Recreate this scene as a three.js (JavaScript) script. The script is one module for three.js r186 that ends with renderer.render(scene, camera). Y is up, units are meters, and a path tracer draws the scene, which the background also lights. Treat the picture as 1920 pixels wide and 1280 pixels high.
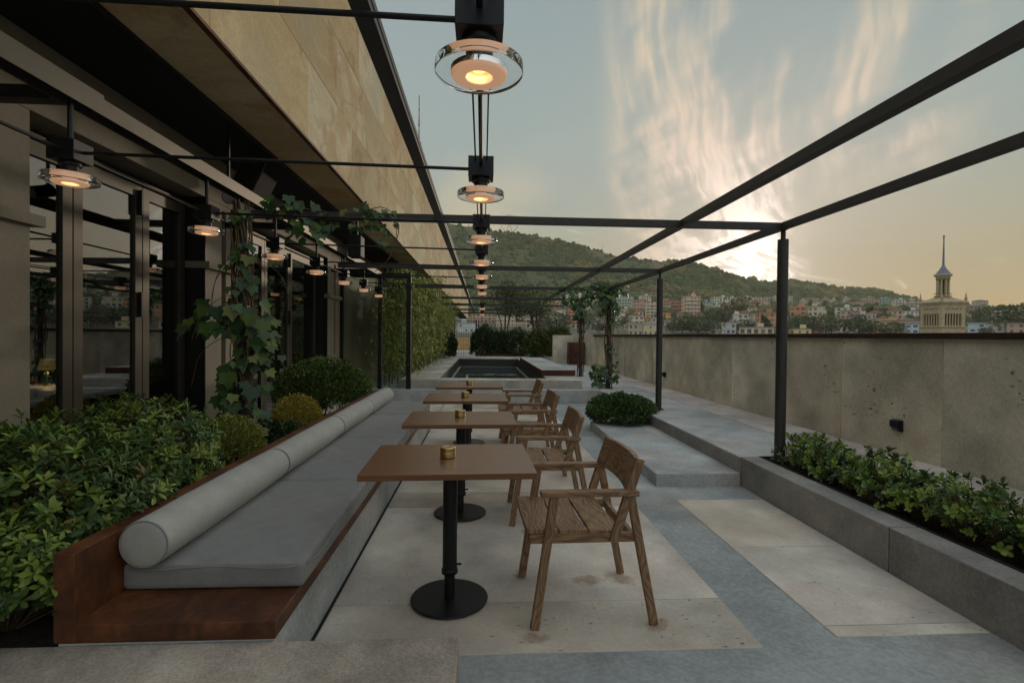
import * as THREE from 'three';
import { mergeGeometries } from 'three/addons/utils/BufferGeometryUtils.js';
import { RoundedBoxGeometry } from 'three/addons/geometries/RoundedBoxGeometry.js';

// ---------------------------------------------------------------- camera, sky, sun, exposure
const scene = new THREE.Scene();
const EYE = 1.37;
const camera = new THREE.PerspectiveCamera(67.38, 1024 / 682, 0.05, 8000);
camera.position.set(0, EYE, 0);
camera.rotation.order = 'YXZ';
camera.rotation.set(-0.0118, -0.0578, 0.0103);
camera.updateMatrixWorld(true);
const renderer = new THREE.WebGLRenderer({ antialias: true });
renderer.setSize(1024, 682);
renderer.toneMapping = THREE.LinearToneMapping;
renderer.toneMappingExposure = 1.66;
renderer.shadowMap.enabled = true;

const lin = (hex) => { const c = new THREE.Color(hex); return [c.r, c.g, c.b]; };
const mix = (a, b, t) => a + (b - a) * t;
const mix3 = (a, b, t) => [mix(a[0], b[0], t), mix(a[1], b[1], t), mix(a[2], b[2], t)];
const clamp = (v, a = 0, b = 1) => Math.min(b, Math.max(a, v));
const sstep = (a, b, v) => { const t = clamp((v - a) / (b - a)); return t * t * (3 - 2 * t); };
function rng(seed) { let a = seed >>> 0; return () => { a = (a + 0x6D2B79F5) | 0; let t = Math.imul(a ^ (a >>> 15), 1 | a); t = (t + Math.imul(t ^ (t >>> 7), 61 | t)) ^ t; return ((t ^ (t >>> 14)) >>> 0) / 4294967296; }; }
function hash2(x, y, s) { let h = Math.imul(x | 0, 374761393) + Math.imul(y | 0, 668265263) + Math.imul(s | 0, 974634777); h = Math.imul(h ^ (h >>> 13), 1274126177); return ((h ^ (h >>> 16)) >>> 0) / 4294967296; }
function vnoise(x, y, s = 0, px = 1e9, py = 1e9) {
  const xi = Math.floor(x), yi = Math.floor(y); let fx = x - xi, fy = y - yi; fx = fx * fx * (3 - 2 * fx); fy = fy * fy * (3 - 2 * fy);
  const w = (a, p) => ((a % p) + p) % p, x0 = w(xi, px), x1 = w(xi + 1, px), y0 = w(yi, py), y1 = w(yi + 1, py);
  return mix(mix(hash2(x0, y0, s), hash2(x1, y0, s), fx), mix(hash2(x0, y1, s), hash2(x1, y1, s), fx), fy);
}
function fbm(x, y, oct = 5, s = 0, px = 1e9, py = 1e9) { let v = 0, a = 0.5, n = 0; for (let i = 0; i < oct; i++) { v += a * vnoise(x, y, s + i * 17, px, py); n += a; a *= 0.5; x *= 2; y *= 2; px *= 2; py *= 2; } return v / n; }

const SUN_AZ = 0.49, SUN_EL = 0.14;
const sunDir = new THREE.Vector3(Math.sin(SUN_AZ) * Math.cos(SUN_EL), Math.sin(SUN_EL), -Math.cos(SUN_AZ) * Math.cos(SUN_EL));
{
  const W = 4096, H = 2048, data = new Float32Array(W * H * 4);
  const zen = lin('#808f98'), mid = lin('#97a8a6'), low = lin('#adb5a3'), hor = lin('#cdc09a'), gold = lin('#e4ba6e'), cream = lin('#d3c5a6'), rose = lin('#e3c9b4'), back = lin('#a2abb6'), fillTone = lin('#d0d3d6'), under = lin('#8a877c');
  const WIND = 0.33, ca = Math.cos(WIND), sa = Math.sin(WIND);
  // the part of the sky that shows fine cloud is worked out texel by texel, the rest in blocks of four
  for (let j = 0; j < H; j++) {
    const up = (j / H - 0.5) * Math.PI, fineRow = up > -0.05 && up < 0.72, j4 = j & ~3;
    for (let i = 0; i < W; i++) {
      const turn = ((i / W - 0.5) * 2 * Math.PI), fineTexel = fineRow && turn > -2.0 && turn < -0.3, i4 = i & ~3, k = (j * W + i) * 4;
      if (!fineTexel && (i !== i4 || j !== j4)) { const o = (j4 * W + i4) * 4; data[k] = data[o]; data[k + 1] = data[o + 1]; data[k + 2] = data[o + 2]; data[k + 3] = 1; continue; }
      const el = ((j + (fineTexel ? 0.5 : 2)) / H - 0.5) * Math.PI, y = Math.sin(el), ce = Math.cos(el), th = ((i + (fineTexel ? 0.5 : 2)) / W - 0.5) * 2 * Math.PI, x = Math.cos(th) * ce, z = Math.sin(th) * ce, d = -z;
      let c;
      const cosS = x * sunDir.x + y * sunDir.y + z * sunDir.z, ang = Math.acos(clamp(cosS, -1, 1));
      if (y < -0.02) c = under;
      else {
        const yy = Math.max(y, 0), near = Math.exp(-ang * ang / 0.06), wide = Math.exp(-ang * ang / 1.6);
        c = mix3(low, mid, sstep(0.08, 0.3, yy)); c = mix3(c, zen, sstep(0.3, 0.75, yy));
        c = mix3(mix3(c, back, 0.65), c, wide);
        const band = Math.exp(-Math.pow(yy / 0.14, 1.5)); c = mix3(c, mix3(hor, gold, sstep(0.42, 0.68, x)), band * (0.3 + 0.7 * wide) * 0.95);
        c = mix3(c, rose, 0.55 * near);
        // high ice cloud, laid out on a layer overhead and streaked along one wind direction
        const hgt = yy + 0.05, px = x / hgt, pz = d / hgt, s = px * sa + pz * ca, t = px * ca - pz * sa;
        const wx = fbm(s * 0.7, t * 0.9, 4, 5) - 0.5, wy = fbm(s * 0.7 + 9, t * 0.9, 4, 8) - 0.5;
        const ss = s + wy * 0.9, r0 = t / Math.max(0.6, s + 0.5), r = r0 + wx * 0.085;
        const broad = fbm(ss * 0.5 + 3.1, r * 8 + 1.7, 4, 21), mids = fbm(ss * 1.5 + 5, r * 22 + 4, 4, 27), fine = fbm(ss * 1.6 + 7 + r * 16, r * 95 + 2 - ss * 3.5, 5, 33), stroke = fbm(ss * 4 + r * 40, r * 190 - ss * 8, 4, 36), feather = fbm((s * 0.8 + t) * 5.5, (t - s) * 0.9, 4, 57);
        const reach = Math.max(sstep(-0.1, -0.02, r) * sstep(0.26, 0.15, r) * sstep(0.7, 1.4, s), 0.75 * sstep(0.21, 0.28, r) * sstep(0.48, 0.36, r) * sstep(0.7, 1.2, s) * sstep(3.7, 2.4, s)) * (s > 0 ? 1 : 0);
        let cl = reach * sstep(0.36, 0.62, broad * 0.55 + mids * 0.45 + 0.25 * (feather - 0.5) + 0.1 * sstep(2.0, 4.5, s)) * (0.42 + 0.58 * sstep(0.3, 0.7, fine * 0.65 + stroke * 0.35)) * 1.1;
        const tn = x / Math.max(0.1, d), low2 = sstep(0.05, 0.16, yy) * sstep(0.42, 0.22, yy) * sstep(0.22, 0.0, tn) * sstep(-0.6, -0.1, tn) * (d > 0 ? 1 : 0);
        cl = Math.max(cl, 0.75 * low2 * sstep(0.42, 0.66, broad * 0.3 + fbm(px * 1.3 + pz * 0.6, pz * 0.6 - px * 1.2, 5, 91) * 0.7));
        const fillCloud = (0.35 + 0.65 * sstep(0.4, 0.65, fbm(px * 0.8 + 20, pz * 0.5, 5, 63))) * 1.1 * Math.max(sstep(0.6, 0.8, yy), sstep(0.12, 0.4, yy) * sstep(0.3, -0.3, d));  // unseen bright cloud added overhead and behind the viewpoint as fill light
        cl = Math.max(cl, fillCloud);
        const far = Math.max(sstep(0.58, 0.8, yy), sstep(0.3, -0.3, d)), tone = mix3(mix3(cream, rose, sstep(0.6, 0.15, ang)), fillTone, far), lit = mix(0.92, 1.08, sstep(0.8, 0.1, ang));
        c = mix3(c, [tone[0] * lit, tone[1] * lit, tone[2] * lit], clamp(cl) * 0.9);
        // sun just behind thin cloud at the ridge
        const g = Math.exp(-Math.pow(ang / 0.08, 1.35)) * (0.3 + 1.0 * sstep(0.2, 0.8, cl + 0.5 * (fine - 0.5))), g2 = Math.exp(-Math.pow(ang / 0.2, 1.5)), str = 0.3 + 1.1 * cl;
        c = [c[0] + g * 1.1 + g2 * 0.24 * str, c[1] + g * 1.08 + g2 * 0.2 * str, c[2] + g * 1.02 + g2 * 0.17 * str];
        // vapour trails and one small cloud
        const q = x / Math.max(d, 0.01), e = y / Math.max(d, 0.01);
        if (d > 0.2) {
          const trail = (q0, e0, q1, e1, w, a) => { const L2 = (q1 - q0) ** 2 + (e1 - e0) ** 2, u = clamp(((q - q0) * (q1 - q0) + (e - e0) * (e1 - e0)) / L2), dx = q - q0 - u * (q1 - q0), dy = e - e0 - u * (e1 - e0); return a * Math.exp(-(dx * dx + dy * dy) / (w * w)) * (1 - u * 0.7); };
          const tr = trail(0.64, 0.129, 0.755, 0.113, 0.0022, 0.35) + trail(0.862, 0.108, 0.842, 0.124, 0.004, 0.4) + trail(0.166, 0.208, 0.2, 0.2, 0.0016, 0.25) + trail(1.075, 0.166, 1.04, 0.163, 0.006, 0.12);
          c = [c[0] + tr * 0.8, c[1] + tr * 0.78, c[2] + tr * 0.72];
        }
      }
      const dim = 0.92 * mix(0.77, 1, Math.max(sstep(0.58, 0.8, y), sstep(0.3, -0.3, d))); data[k] = c[0] * dim; data[k + 1] = c[1] * dim; data[k + 2] = c[2] * dim; data[k + 3] = 1;  // sky in view dimmed, added fill cloud outside it kept bright
    }
  }
  const t = new THREE.DataTexture(data, W, H, THREE.RGBAFormat, THREE.FloatType);
  t.mapping = THREE.EquirectangularReflectionMapping; t.magFilter = THREE.LinearFilter; t.minFilter = THREE.LinearFilter; t.colorSpace = THREE.LinearSRGBColorSpace; t.needsUpdate = true;
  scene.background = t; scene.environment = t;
}
const sun = new THREE.DirectionalLight(new THREE.Color(1.0, 0.82, 0.6), 0.5);
sun.position.copy(sunDir).multiplyScalar(120); sun.castShadow = true; sun.shadow.radius = 7; sun.shadow.mapSize.set(2048, 2048);
sun.shadow.camera.left = -40; sun.shadow.camera.right = 40; sun.shadow.camera.top = 30; sun.shadow.camera.bottom = -30; sun.shadow.camera.far = 400;
scene.add(sun); scene.add(sun.target);

// ---------------------------------------------------------------- helpers
const used = {};
function numbered(name) { const n = used[name] = (used[name] ?? -1) + 1; return n ? name + '_' + String(n).padStart(3, '0') : name; }
function fin(o) { o.castShadow = true; o.receiveShadow = true; return o; }
function tag(o, label, category, group) { o.userData.label = label; o.userData.category = category; if (group) o.userData.group = group; return o; }
function thing(name, label, category, pos = [0, 0, 0], turn = 0, group) { const o = new THREE.Group(); o.name = numbered(name); o.position.set(pos[0], pos[1], -pos[2]); o.rotation.y = turn; scene.add(o); return tag(o, label, category, group); }
function part(parent, name, geo, mat) { const m = fin(new THREE.Mesh(Array.isArray(geo) ? join(geo) : geo, mat)); m.name = name; parent.add(m); return m; }
function whole(name, label, category, geo, mat, group, pos) { const m = fin(new THREE.Mesh(Array.isArray(geo) ? join(geo) : geo, mat)); m.name = numbered(name); scene.add(m); if (pos) m.position.set(pos[0], pos[1], -pos[2]); return tag(m, label, category, group); }
function struct(name, geo, mat, label) { const m = fin(new THREE.Mesh(Array.isArray(geo) ? join(geo) : geo, mat)); m.name = numbered(name); scene.add(m); m.userData.kind = 'structure'; if (label) m.userData.label = label; return m; }
function stuffPart(m) { m.userData.kind = 'stuff'; return m; }
function dup(o, pos, label, turn) { const c = o.clone(); c.name = numbered(o.name.replace(/_\d+$/, '')); c.userData = { ...o.userData }; if (label) c.userData.label = label; if (pos) c.position.set(pos[0], pos[1], -pos[2]); if (turn !== undefined) c.rotation.y = turn; scene.add(c); return c; }
function join(list) { const l = list.map((g) => { const n = g.index ? g.toNonIndexed() : g; for (const k of Object.keys(n.attributes)) if (!['position', 'normal', 'uv'].includes(k)) n.deleteAttribute(k); return n; }); return mergeGeometries(l, false); }
function metric(g, ox = 0, oy = 0) {   // uv in metres from the face direction
  g = g.index ? g.toNonIndexed() : g; const p = g.attributes.position, uv = new Float32Array(p.count * 2), a = new THREE.Vector3(), b = new THREE.Vector3(), c = new THREE.Vector3();
  for (let i = 0; i < p.count; i += 3) {
    a.fromBufferAttribute(p, i); b.fromBufferAttribute(p, i + 1); c.fromBufferAttribute(p, i + 2);
    const n = b.clone().sub(a).cross(c.clone().sub(a)), nx = Math.abs(n.x), ny = Math.abs(n.y), nz = Math.abs(n.z);
    [a, b, c].forEach((v, k) => { let u, w; if (ny >= nx && ny >= nz) { u = v.x; w = v.z; } else if (nx >= nz) { u = v.z; w = v.y; } else { u = v.x; w = v.y; } uv[(i + k) * 2] = u + ox; uv[(i + k) * 2 + 1] = w + oy; });
  }
  g.setAttribute('uv', new THREE.BufferAttribute(uv, 2)); return g;
}
// box by extents: x0..x1, y0..y1, depth d0..d1 (metres in front of the viewpoint, z = -d)
function box(x0, x1, y0, y1, d0, d1, bevel = 0, ox = 0, oy = 0) {
  const w = x1 - x0, h = y1 - y0, l = d1 - d0; const g = bevel ? new RoundedBoxGeometry(w, h, l, 2, Math.min(bevel, w / 2.01, h / 2.01, l / 2.01)) : new THREE.BoxGeometry(w, h, l);
  g.translate((x0 + x1) / 2, (y0 + y1) / 2, -(d0 + d1) / 2); return metric(g, ox, oy);
}
// bar between two points (world axes), section w x h, grain along its length
function bar(a, b, w, h, bevel = 0, up = [0, 1, 0], ox = 0) {
  const A = new THREE.Vector3(...a), B = new THREE.Vector3(...b), L = A.distanceTo(B);
  let g = bevel ? new RoundedBoxGeometry(L, h, w, 1, bevel) : new THREE.BoxGeometry(L, h, w); g = metric(g, ox, ox * 1.7);
  { const p = g.attributes.position, uv = g.attributes.uv; for (let i = 0; i < p.count; i++) if (Math.abs(p.getX(i)) < L / 2 - 0.02 || true) { const y = p.getY(i), z = p.getZ(i); uv.setXY(i, p.getX(i) + ox, (Math.abs(y) * 2 / h > Math.abs(z) * 2 / w ? z : y + 0.1) + ox * 1.7); } }
  const X = B.clone().sub(A).normalize(); let U = new THREE.Vector3(...up); if (Math.abs(U.dot(X)) > 0.98) U.set(0, 0, 1); const Z = X.clone().cross(U).normalize(), Y = Z.clone().cross(X);
  const M = new THREE.Matrix4().makeBasis(X, Y, Z).setPosition(A.add(B).multiplyScalar(0.5)); g.applyMatrix4(M); return g;
}
function rod(a, b, r, seg = 10, r2) { const A = new THREE.Vector3(...a), B = new THREE.Vector3(...b); const g = new THREE.CylinderGeometry(r2 ?? r, r, A.distanceTo(B), seg); g.applyQuaternion(new THREE.Quaternion().setFromUnitVectors(new THREE.Vector3(0, 1, 0), B.clone().sub(A).normalize())); g.translate((A.x + B.x) / 2, (A.y + B.y) / 2, (A.z + B.z) / 2); return g; }
function tube(pts, r, seg = 24, rad = 6) { return new THREE.TubeGeometry(new THREE.CatmullRomCurve3(pts.map((p) => new THREE.Vector3(...p))), seg, r, rad); }
function lathe(pts, seg = 32) { return new THREE.LatheGeometry(pts.map((p) => new THREE.Vector2(...p)), seg); }

// textures: fn(u,v) -> [r,g,b (srgb 0..1), height 0..1]
function surf(n, metres, fn, { rough = 0.8, metal = 0, bump = 0.004, ...more } = {}, m2) {
  const col = new Uint8Array(n * n * 4), hgt = new Uint8Array(n * n * 4);
  for (let j = 0; j < n; j++) for (let i = 0; i < n; i++) { const [r, g, b, h] = fn(i / n, j / n), k = (j * n + i) * 4; col[k] = clamp(r) * 255; col[k + 1] = clamp(g) * 255; col[k + 2] = clamp(b) * 255; col[k + 3] = 255; hgt[k] = hgt[k + 1] = hgt[k + 2] = clamp(h) * 255; hgt[k + 3] = 255; }
  const mk = (d, cs) => { const t = new THREE.DataTexture(d, n, n, THREE.RGBAFormat); t.wrapS = t.wrapT = THREE.RepeatWrapping; t.magFilter = THREE.LinearFilter; t.minFilter = THREE.LinearMipmapLinearFilter; t.generateMipmaps = true; if (cs) t.colorSpace = THREE.SRGBColorSpace; t.repeat.set(1 / metres, 1 / (m2 ?? metres)); t.needsUpdate = true; return t; };
  const o = { map: mk(col, true), roughness: rough, metalness: metal, ...more }; if (bump) { o.bumpMap = mk(hgt, false); o.bumpScale = bump; }
  return new (more.clearcoat || more.sheen ? THREE.MeshPhysicalMaterial : THREE.MeshStandardMaterial)(o);
}
const tint = (m, hex) => { const c = m.clone(); c.color = new THREE.Color(hex); return c; };
const flat = (hex, rough = 0.6, metal = 0) => new THREE.MeshStandardMaterial({ color: new THREE.Color(hex), roughness: rough, metalness: metal });
const sh = (a, k) => [a[0] * k, a[1] * k, a[2] * k];
const hx = (h) => [(h >> 16) / 255, ((h >> 8) & 255) / 255, (h & 255) / 255];

const M = {};
{
  const conc = (base, warm, seed, grain, pits) => (u, v) => {
    const big = fbm(u * 4, v * 4, 4, seed, 4, 4), m2 = fbm(u * 16, v * 16, 4, seed + 50, 16, 16), f = vnoise(u * 256, v * 256, seed + 90, 256, 256), w = fbm(u * 6, v * 6, 3, seed + 120, 6, 6);
    let c = mix3(base, warm, sstep(0.4, 0.65, w) * 0.7); let k = 0.72 + 0.4 * big + 0.22 * (m2 - 0.5) + grain * 0.6 * (f - 0.5); let h = 0.5 + 0.3 * (m2 - 0.5) + grain * (f - 0.5);
    const pn = fbm(u * 70, v * 150, 3, seed + 200, 70, 150), pc = fbm(u * 5, v * 5, 2, seed + 220, 5, 5); if (pits) { const q = sstep(0.8, 0.87, pn * 0.8 + 0.28 * pc); k *= 1 - 0.4 * q; h -= 0.4 * q; }
    return [...sh(c, k), h];
  };
  M.concrete = surf(512, 3.2, conc(hx(0xbcc0be), hx(0xc2beb6), 1, 0.22, false), { rough: 0.85, bump: 0.002 });
  M.concreteDark = surf(512, 2.6, conc(hx(0x8f8d87), hx(0x96918a), 7, 0.24, false), { rough: 0.88, bump: 0.003 });
  M.concreteRough = surf(512, 1.4, conc(hx(0xb8ab9c), hx(0xb0aa9d), 11, 0.3, false), { rough: 0.95, bump: 0.005 });
  M.travertine = surf(1024, 3.0, conc(hx(0xded8ca), hx(0xded0c0), 15, 0.1, true), { rough: 0.75, bump: 0.003 });
  M.wallConc = surf(1024, 3.4, conc(hx(0xd6ceb8), hx(0xd4c6b0), 23, 0.16, true), { rough: 0.85, bump: 0.004 });
  M.pinkStone = surf(512, 2.4, conc(hx(0xcabfb8), hx(0xc6beb5), 29, 0.12, true), { rough: 0.8, bump: 0.002 });
  M.poolStone = surf(512, 2.4, conc(hx(0xc9c5b8), hx(0xc6b9ac), 37, 0.14, false), { rough: 0.8, bump: 0.002 });
  const stone = (seed) => (u, v) => {
    const wv = fbm(u * 3, v * 3, 4, seed, 3, 3), bands = fbm(u * 3 + wv * 1.2, v * 14 + wv * 4, 5, seed + 3, 3, 14), blot = fbm(u * 5, v * 5, 4, seed + 9, 5, 5), f = vnoise(u * 200, v * 200, seed + 30, 200, 200), vein = Math.abs(fbm(u * 4 + 0.3 * wv, v * 7, 5, seed + 70, 4, 7) - 0.5);
    let c = mix3(hx(0xd0bc92), hx(0xe4d4b0), sstep(0.3, 0.7, bands)); c = mix3(c, hx(0xc79e6c), sstep(0.58, 0.75, blot) * 0.6); c = mix3(c, hx(0xc8c0a4), sstep(0.42, 0.26, blot) * 0.55); let k = 0.95 + 0.08 * (f - 0.5); k *= 1 - 0.1 * sstep(0.05, 0.0, vein) * sstep(0.4, 0.6, blot);
    return [...sh(c, k), 0.5 + 0.4 * (bands - 0.5) + 0.1 * (f - 0.5)];
  };
  M.stone = surf(1024, 3.4, stone(41), { rough: 0.7, bump: 0.006 }, 3.4);
  M.rust = surf(512, 1.1, (u, v) => { const a = fbm(u * 6, v * 6, 5, 61, 6, 6), f = fbm(u * 60, v * 60, 2, 63, 60, 60), s = fbm(u * 12, v * 3, 4, 66, 12, 3); let c = mix3(hx(0x4e2d18), hx(0x754526), sstep(0.3, 0.7, a)); c = mix3(c, hx(0x3a2317), sstep(0.55, 0.75, s) * 0.6); return [...sh(c, 0.86 + 0.3 * f), f]; }, { rough: 0.55, metal: 0.1, bump: 0.0006 });
  M.tabletop = surf(512, 0.9, (u, v) => { const a = fbm(u * 3, v * 40, 4, 71, 3, 40), b = fbm(u * 3, v * 4, 4, 73, 3, 4), f = vnoise(u * 220, v * 220, 75, 220, 220); const c = mix3(hx(0x633c20), hx(0x84562f), clamp(0.75 * a + 0.25 * b)); return [...sh(c, 0.95 + 0.1 * (f - 0.5)), a]; }, { rough: 0.4, bump: 0.0004, clearcoat: 0.45, clearcoatRoughness: 0.24 });
  M.oak = surf(1024, 0.62, (u, v) => { const w = fbm(u * 2, v * 4, 3, 81, 2, 4), ring = 0.5 + 0.5 * Math.sin((v * 15 + w * 9 + 2.2 * fbm(u * 3, v * 2, 2, 83, 3, 2)) * Math.PI * 2), fib = fbm(u * 10, v * 220, 2, 86, 10, 220), bl = fbm(u * 4, v * 4, 3, 88, 4, 4); let c = mix3(hx(0x8f7152), hx(0x573d28), sstep(0.45, 0.98, ring) * 0.5); c = mix3(c, hx(0x9a8566), sstep(0.5, 0.7, bl) * 0.4); return [...sh(c, 0.8 + 0.36 * fib), 0.6 - 0.4 * ring * fib]; }, { rough: 0.62, bump: 0.0012 });
  M.fabric = surf(512, 0.4, (u, v) => { const a = Math.sin(u * Math.PI * 2 * 130) * Math.sin(v * Math.PI * 2 * 130), b = fbm(u * 7, v * 7, 4, 91, 7, 7), n = vnoise(u * 256, v * 256, 93, 256, 256); return [...sh(hx(0x959694), 0.9 + 0.05 * a + 0.1 * (b - 0.5) + 0.14 * (n - 0.5)), 0.5 + 0.3 * a + 0.2 * (n - 0.5)]; }, { rough: 0.95, bump: 0.0006, sheen: 0.4, sheenRoughness: 0.6, sheenColor: new THREE.Color(0.5, 0.5, 0.48) });
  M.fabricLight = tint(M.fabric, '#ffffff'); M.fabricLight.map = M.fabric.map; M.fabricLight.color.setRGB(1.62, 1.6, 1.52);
  M.soil = surf(256, 0.6, (u, v) => { const a = fbm(u * 30, v * 30, 3, 97, 30, 30); return [...sh(hx(0x2c241c), 0.6 + 0.8 * a), a]; }, { rough: 1, bump: 0.02 });
  M.plaster = surf(512, 2.2, (u, v) => { const a = fbm(u * 5, v * 5, 5, 101, 5, 5), f = vnoise(u * 200, v * 200, 103, 200, 200); return [...sh(hx(0x978c7b), 0.9 + 0.18 * (a - 0.5) + 0.06 * (f - 0.5)), f]; }, { rough: 0.6, bump: 0.0008 });
}
M.black = flat('#17181a', 0.45, 0.3); M.blackMatte = flat('#101011', 0.85); M.steel = surf(256, 0.5, (u, v) => { const a = fbm(u * 8, v * 8, 4, 111, 8, 8), f = fbm(u * 2, v * 100, 2, 112, 2, 100); return [...sh(hx(0x3d3c3b), 0.8 + 0.25 * a + 0.12 * f), f]; }, { rough: 0.5, metal: 0.35, bump: 0.0002 });
M.frame = surf(256, 0.8, (u, v) => { const a = fbm(u * 6, v * 6, 4, 115, 6, 6); return [...sh(hx(0x4b463e), 0.9 + 0.2 * (a - 0.5)), a]; }, { rough: 0.42, metal: 0.5, bump: 0.0001 });
M.channel = tint(M.frame, '#ffffff'); M.channel.color.setRGB(1.7, 1.65, 1.6); M.lampMetal = flat('#26292b', 0.4, 0.6); M.brass = new THREE.MeshStandardMaterial({ color: new THREE.Color(0.62, 0.46, 0.2), roughness: 0.3, metalness: 1 });
M.pane = new THREE.MeshPhysicalMaterial({ color: new THREE.Color(0.5, 0.55, 0.54), roughness: 0.0, transmission: 1, thickness: 0, ior: 2.6 });
M.clear = new THREE.MeshPhysicalMaterial({ color: new THREE.Color(0.97, 0.99, 0.98), roughness: 0.0, transmission: 1, thickness: 0.03, ior: 1.35 });
const w = (x, y, d) => [x, y, -d], V = (x, y, z) => new THREE.Vector3(x, y, z);
// ---------------------------------------------------------------- terrace floor and levels
const UP = 0.265;                                     // level of the upper terrace
const pit = struct('terrace_floor', box(-2.86, 2.4, -0.35, 0, -4, 10.32), tint(M.concrete, '#e2e6e6'), 'sunken terrace floor of grey concrete bands and pale stone slabs');
{
  const slabs = [tint(M.travertine, '#ffffff'), tint(M.travertine, '#fbf9f5'), tint(M.travertine, '#ebe6de'), tint(M.travertine, '#faf2ea')];
  const r = rng(5); let n = 0;
  const slab = (x0, x1, d0, d1, k) => { part(pit, n++ ? 'stone_slab_' + String(n - 1).padStart(3, '0') : 'stone_slab', box(x0 + 0.003, x1 - 0.003, -0.02, 0.005, d0 + 0.003, d1 - 0.003, 0.002, r() * 7, r() * 7), slabs[k]); };
  slab(-0.735, 1.257, 2.178, 2.6, 1); slab(-0.735, 1.257, 2.6, 4.06, 0); slab(-0.735, 1.257, 4.06, 4.44, 2); slab(-0.735, 1.257, 4.44, 6.28, 1); slab(-0.735, 1.257, 6.28, 6.66, 2); slab(-0.735, 1.257, 6.66, 8.5, 0); slab(-0.735, 1.257, 8.5, 8.88, 2); slab(-0.735, 1.257, 8.88, 10.3, 1);
  slab(1.635, 2.385, 2.24, 2.33, 1); slab(1.635, 2.385, 2.33, 3.235, 0); slab(1.635, 2.385, 3.235, 4.19, 1);
  slab(-2.8, -0.76, 7.45, 8.9, 1); slab(-2.8, -0.76, 8.9, 10.3, 0);
  { const n2 = 128, data = new Uint8Array(n2 * n2 * 4); for (let j = 0; j < n2; j++) for (let i = 0; i < n2; i++) { const u = i / n2 - 0.5, v = j / n2 - 0.5, q = Math.hypot(u, v) * 2, a = 0.42 * clamp(sstep(1.0, 0.25, q + 0.9 * (fbm(u * 7 + 9, v * 7 + 9, 4, 131) - 0.5)) * (0.35 + 0.8 * fbm(u * 30 + 40, v * 30 + 40, 2, 133))); const k = (j * n2 + i) * 4; data[k] = data[k + 1] = data[k + 2] = a * 255; data[k + 3] = 255; } const am = new THREE.DataTexture(data, n2, n2, THREE.RGBAFormat); am.magFilter = THREE.LinearFilter; am.needsUpdate = true; const sm = new THREE.MeshStandardMaterial({ color: new THREE.Color('#9a6a3c'), roughness: 0.85, alphaMap: am, transparent: true });
    [[0.25, 2.28, 0.07], [0.845, 2.36, 0.07], [0.23, 2.89, 0.06], [0.79, 2.83, 0.09], [0.6, 2.82, 0.09], [0.33, 3.55, 0.06]].forEach(([x, d, s], i) => { const g = new THREE.PlaneGeometry(s * 2.4, s * 1.6); g.rotateX(-Math.PI / 2); g.rotateY(i * 0.8); g.translate(x, 0.009, -d); part(pit, 'rust_stain' + (i ? '_' + String(i).padStart(3, '0') : ''), g, sm); }); }
  part(pit, 'gap_strip', box(-0.752, -0.738, -0.01, 0.0035, 1.9, 7.4), M.blackMatte);
}
// nearest raised platform, which the bench end stands on
struct('concrete_platform', box(-2.86, -0.075, -0.3, 0.25, -4, 1.897, 0.008), M.concreteRough, 'rough concrete platform in front of the bench end');
struct('concrete_step', box(1.6, 2.395, -0.05, 0.12, 4.58, 7.45, 0.008, 1.3, 0.4), M.concrete, 'low broad concrete step below the upper terrace');
// upper terrace: kerb, walkway and the level behind the pit
const upper = struct('upper_terrace', [box(2.4, 3.98, -0.3, UP, 4.622, 7.2, 0.006), box(2.4, 3.98, -0.3, UP, 7.2, 10.32), box(-2.86, 3.98, -0.3, UP, 10.322, 11.09, 0.006, 3.1, 0.8), box(-2.86, -0.93, -0.3, UP, 11.091, 20.69), box(1.41, 3.98, -0.3, UP, 11.091, 20.69), box(-2.86, 3.98, -0.3, UP, 20.691, 24.5), box(3.03, 3.98, -0.3, UP, -4, 4.62, 0.004, 0.7, 0.2)], M.concrete, 'upper terrace of grey concrete with a stone walkway along the wall');
{
  const r = rng(9);
  [[-4, -1.2], [-1.2, 1.12], [1.12, 2.866], [2.874, 4.616]].forEach(([a, b], i) => part(upper, i ? 'kerb_block_' + String(i).padStart(3, '0') : 'kerb_block', box(2.402, 2.585, -0.3, UP, a, b, 0.008, r() * 5, r() * 5), M.concreteDark));
  [[4.624, 5.9], [5.908, 7.195]].forEach(([a, b], i) => part(upper, 'kerb_facing' + (i ? '_001' : ''), box(2.392, 2.4, 0, UP - 0.012, a, b, 0, r() * 5, r() * 5), M.concreteDark));
  part(upper, 'soil', box(2.585, 3.03, -0.2, 0.2, -4, 4.62), M.soil);
  part(upper, 'edging', [box(2.585, 2.6, 0.1, UP + 0.004, -4, 4.616), box(2.6, 3.03, 0.1, UP + 0.004, 4.6, 4.616)], M.blackMatte);
  let k = 0; for (let d = -2; d < 18; d += 1.3) part(upper, 'walkway_slab' + (k++ ? '_' + String(k - 1).padStart(3, '0') : ''), box(3.36, 3.975, 0.2, UP + 0.005, d + 0.003, d + 1.297, 0.002, r() * 9, r() * 9), M.pinkStone);
  // drifted pebbles and rust stains near the post
}
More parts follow.
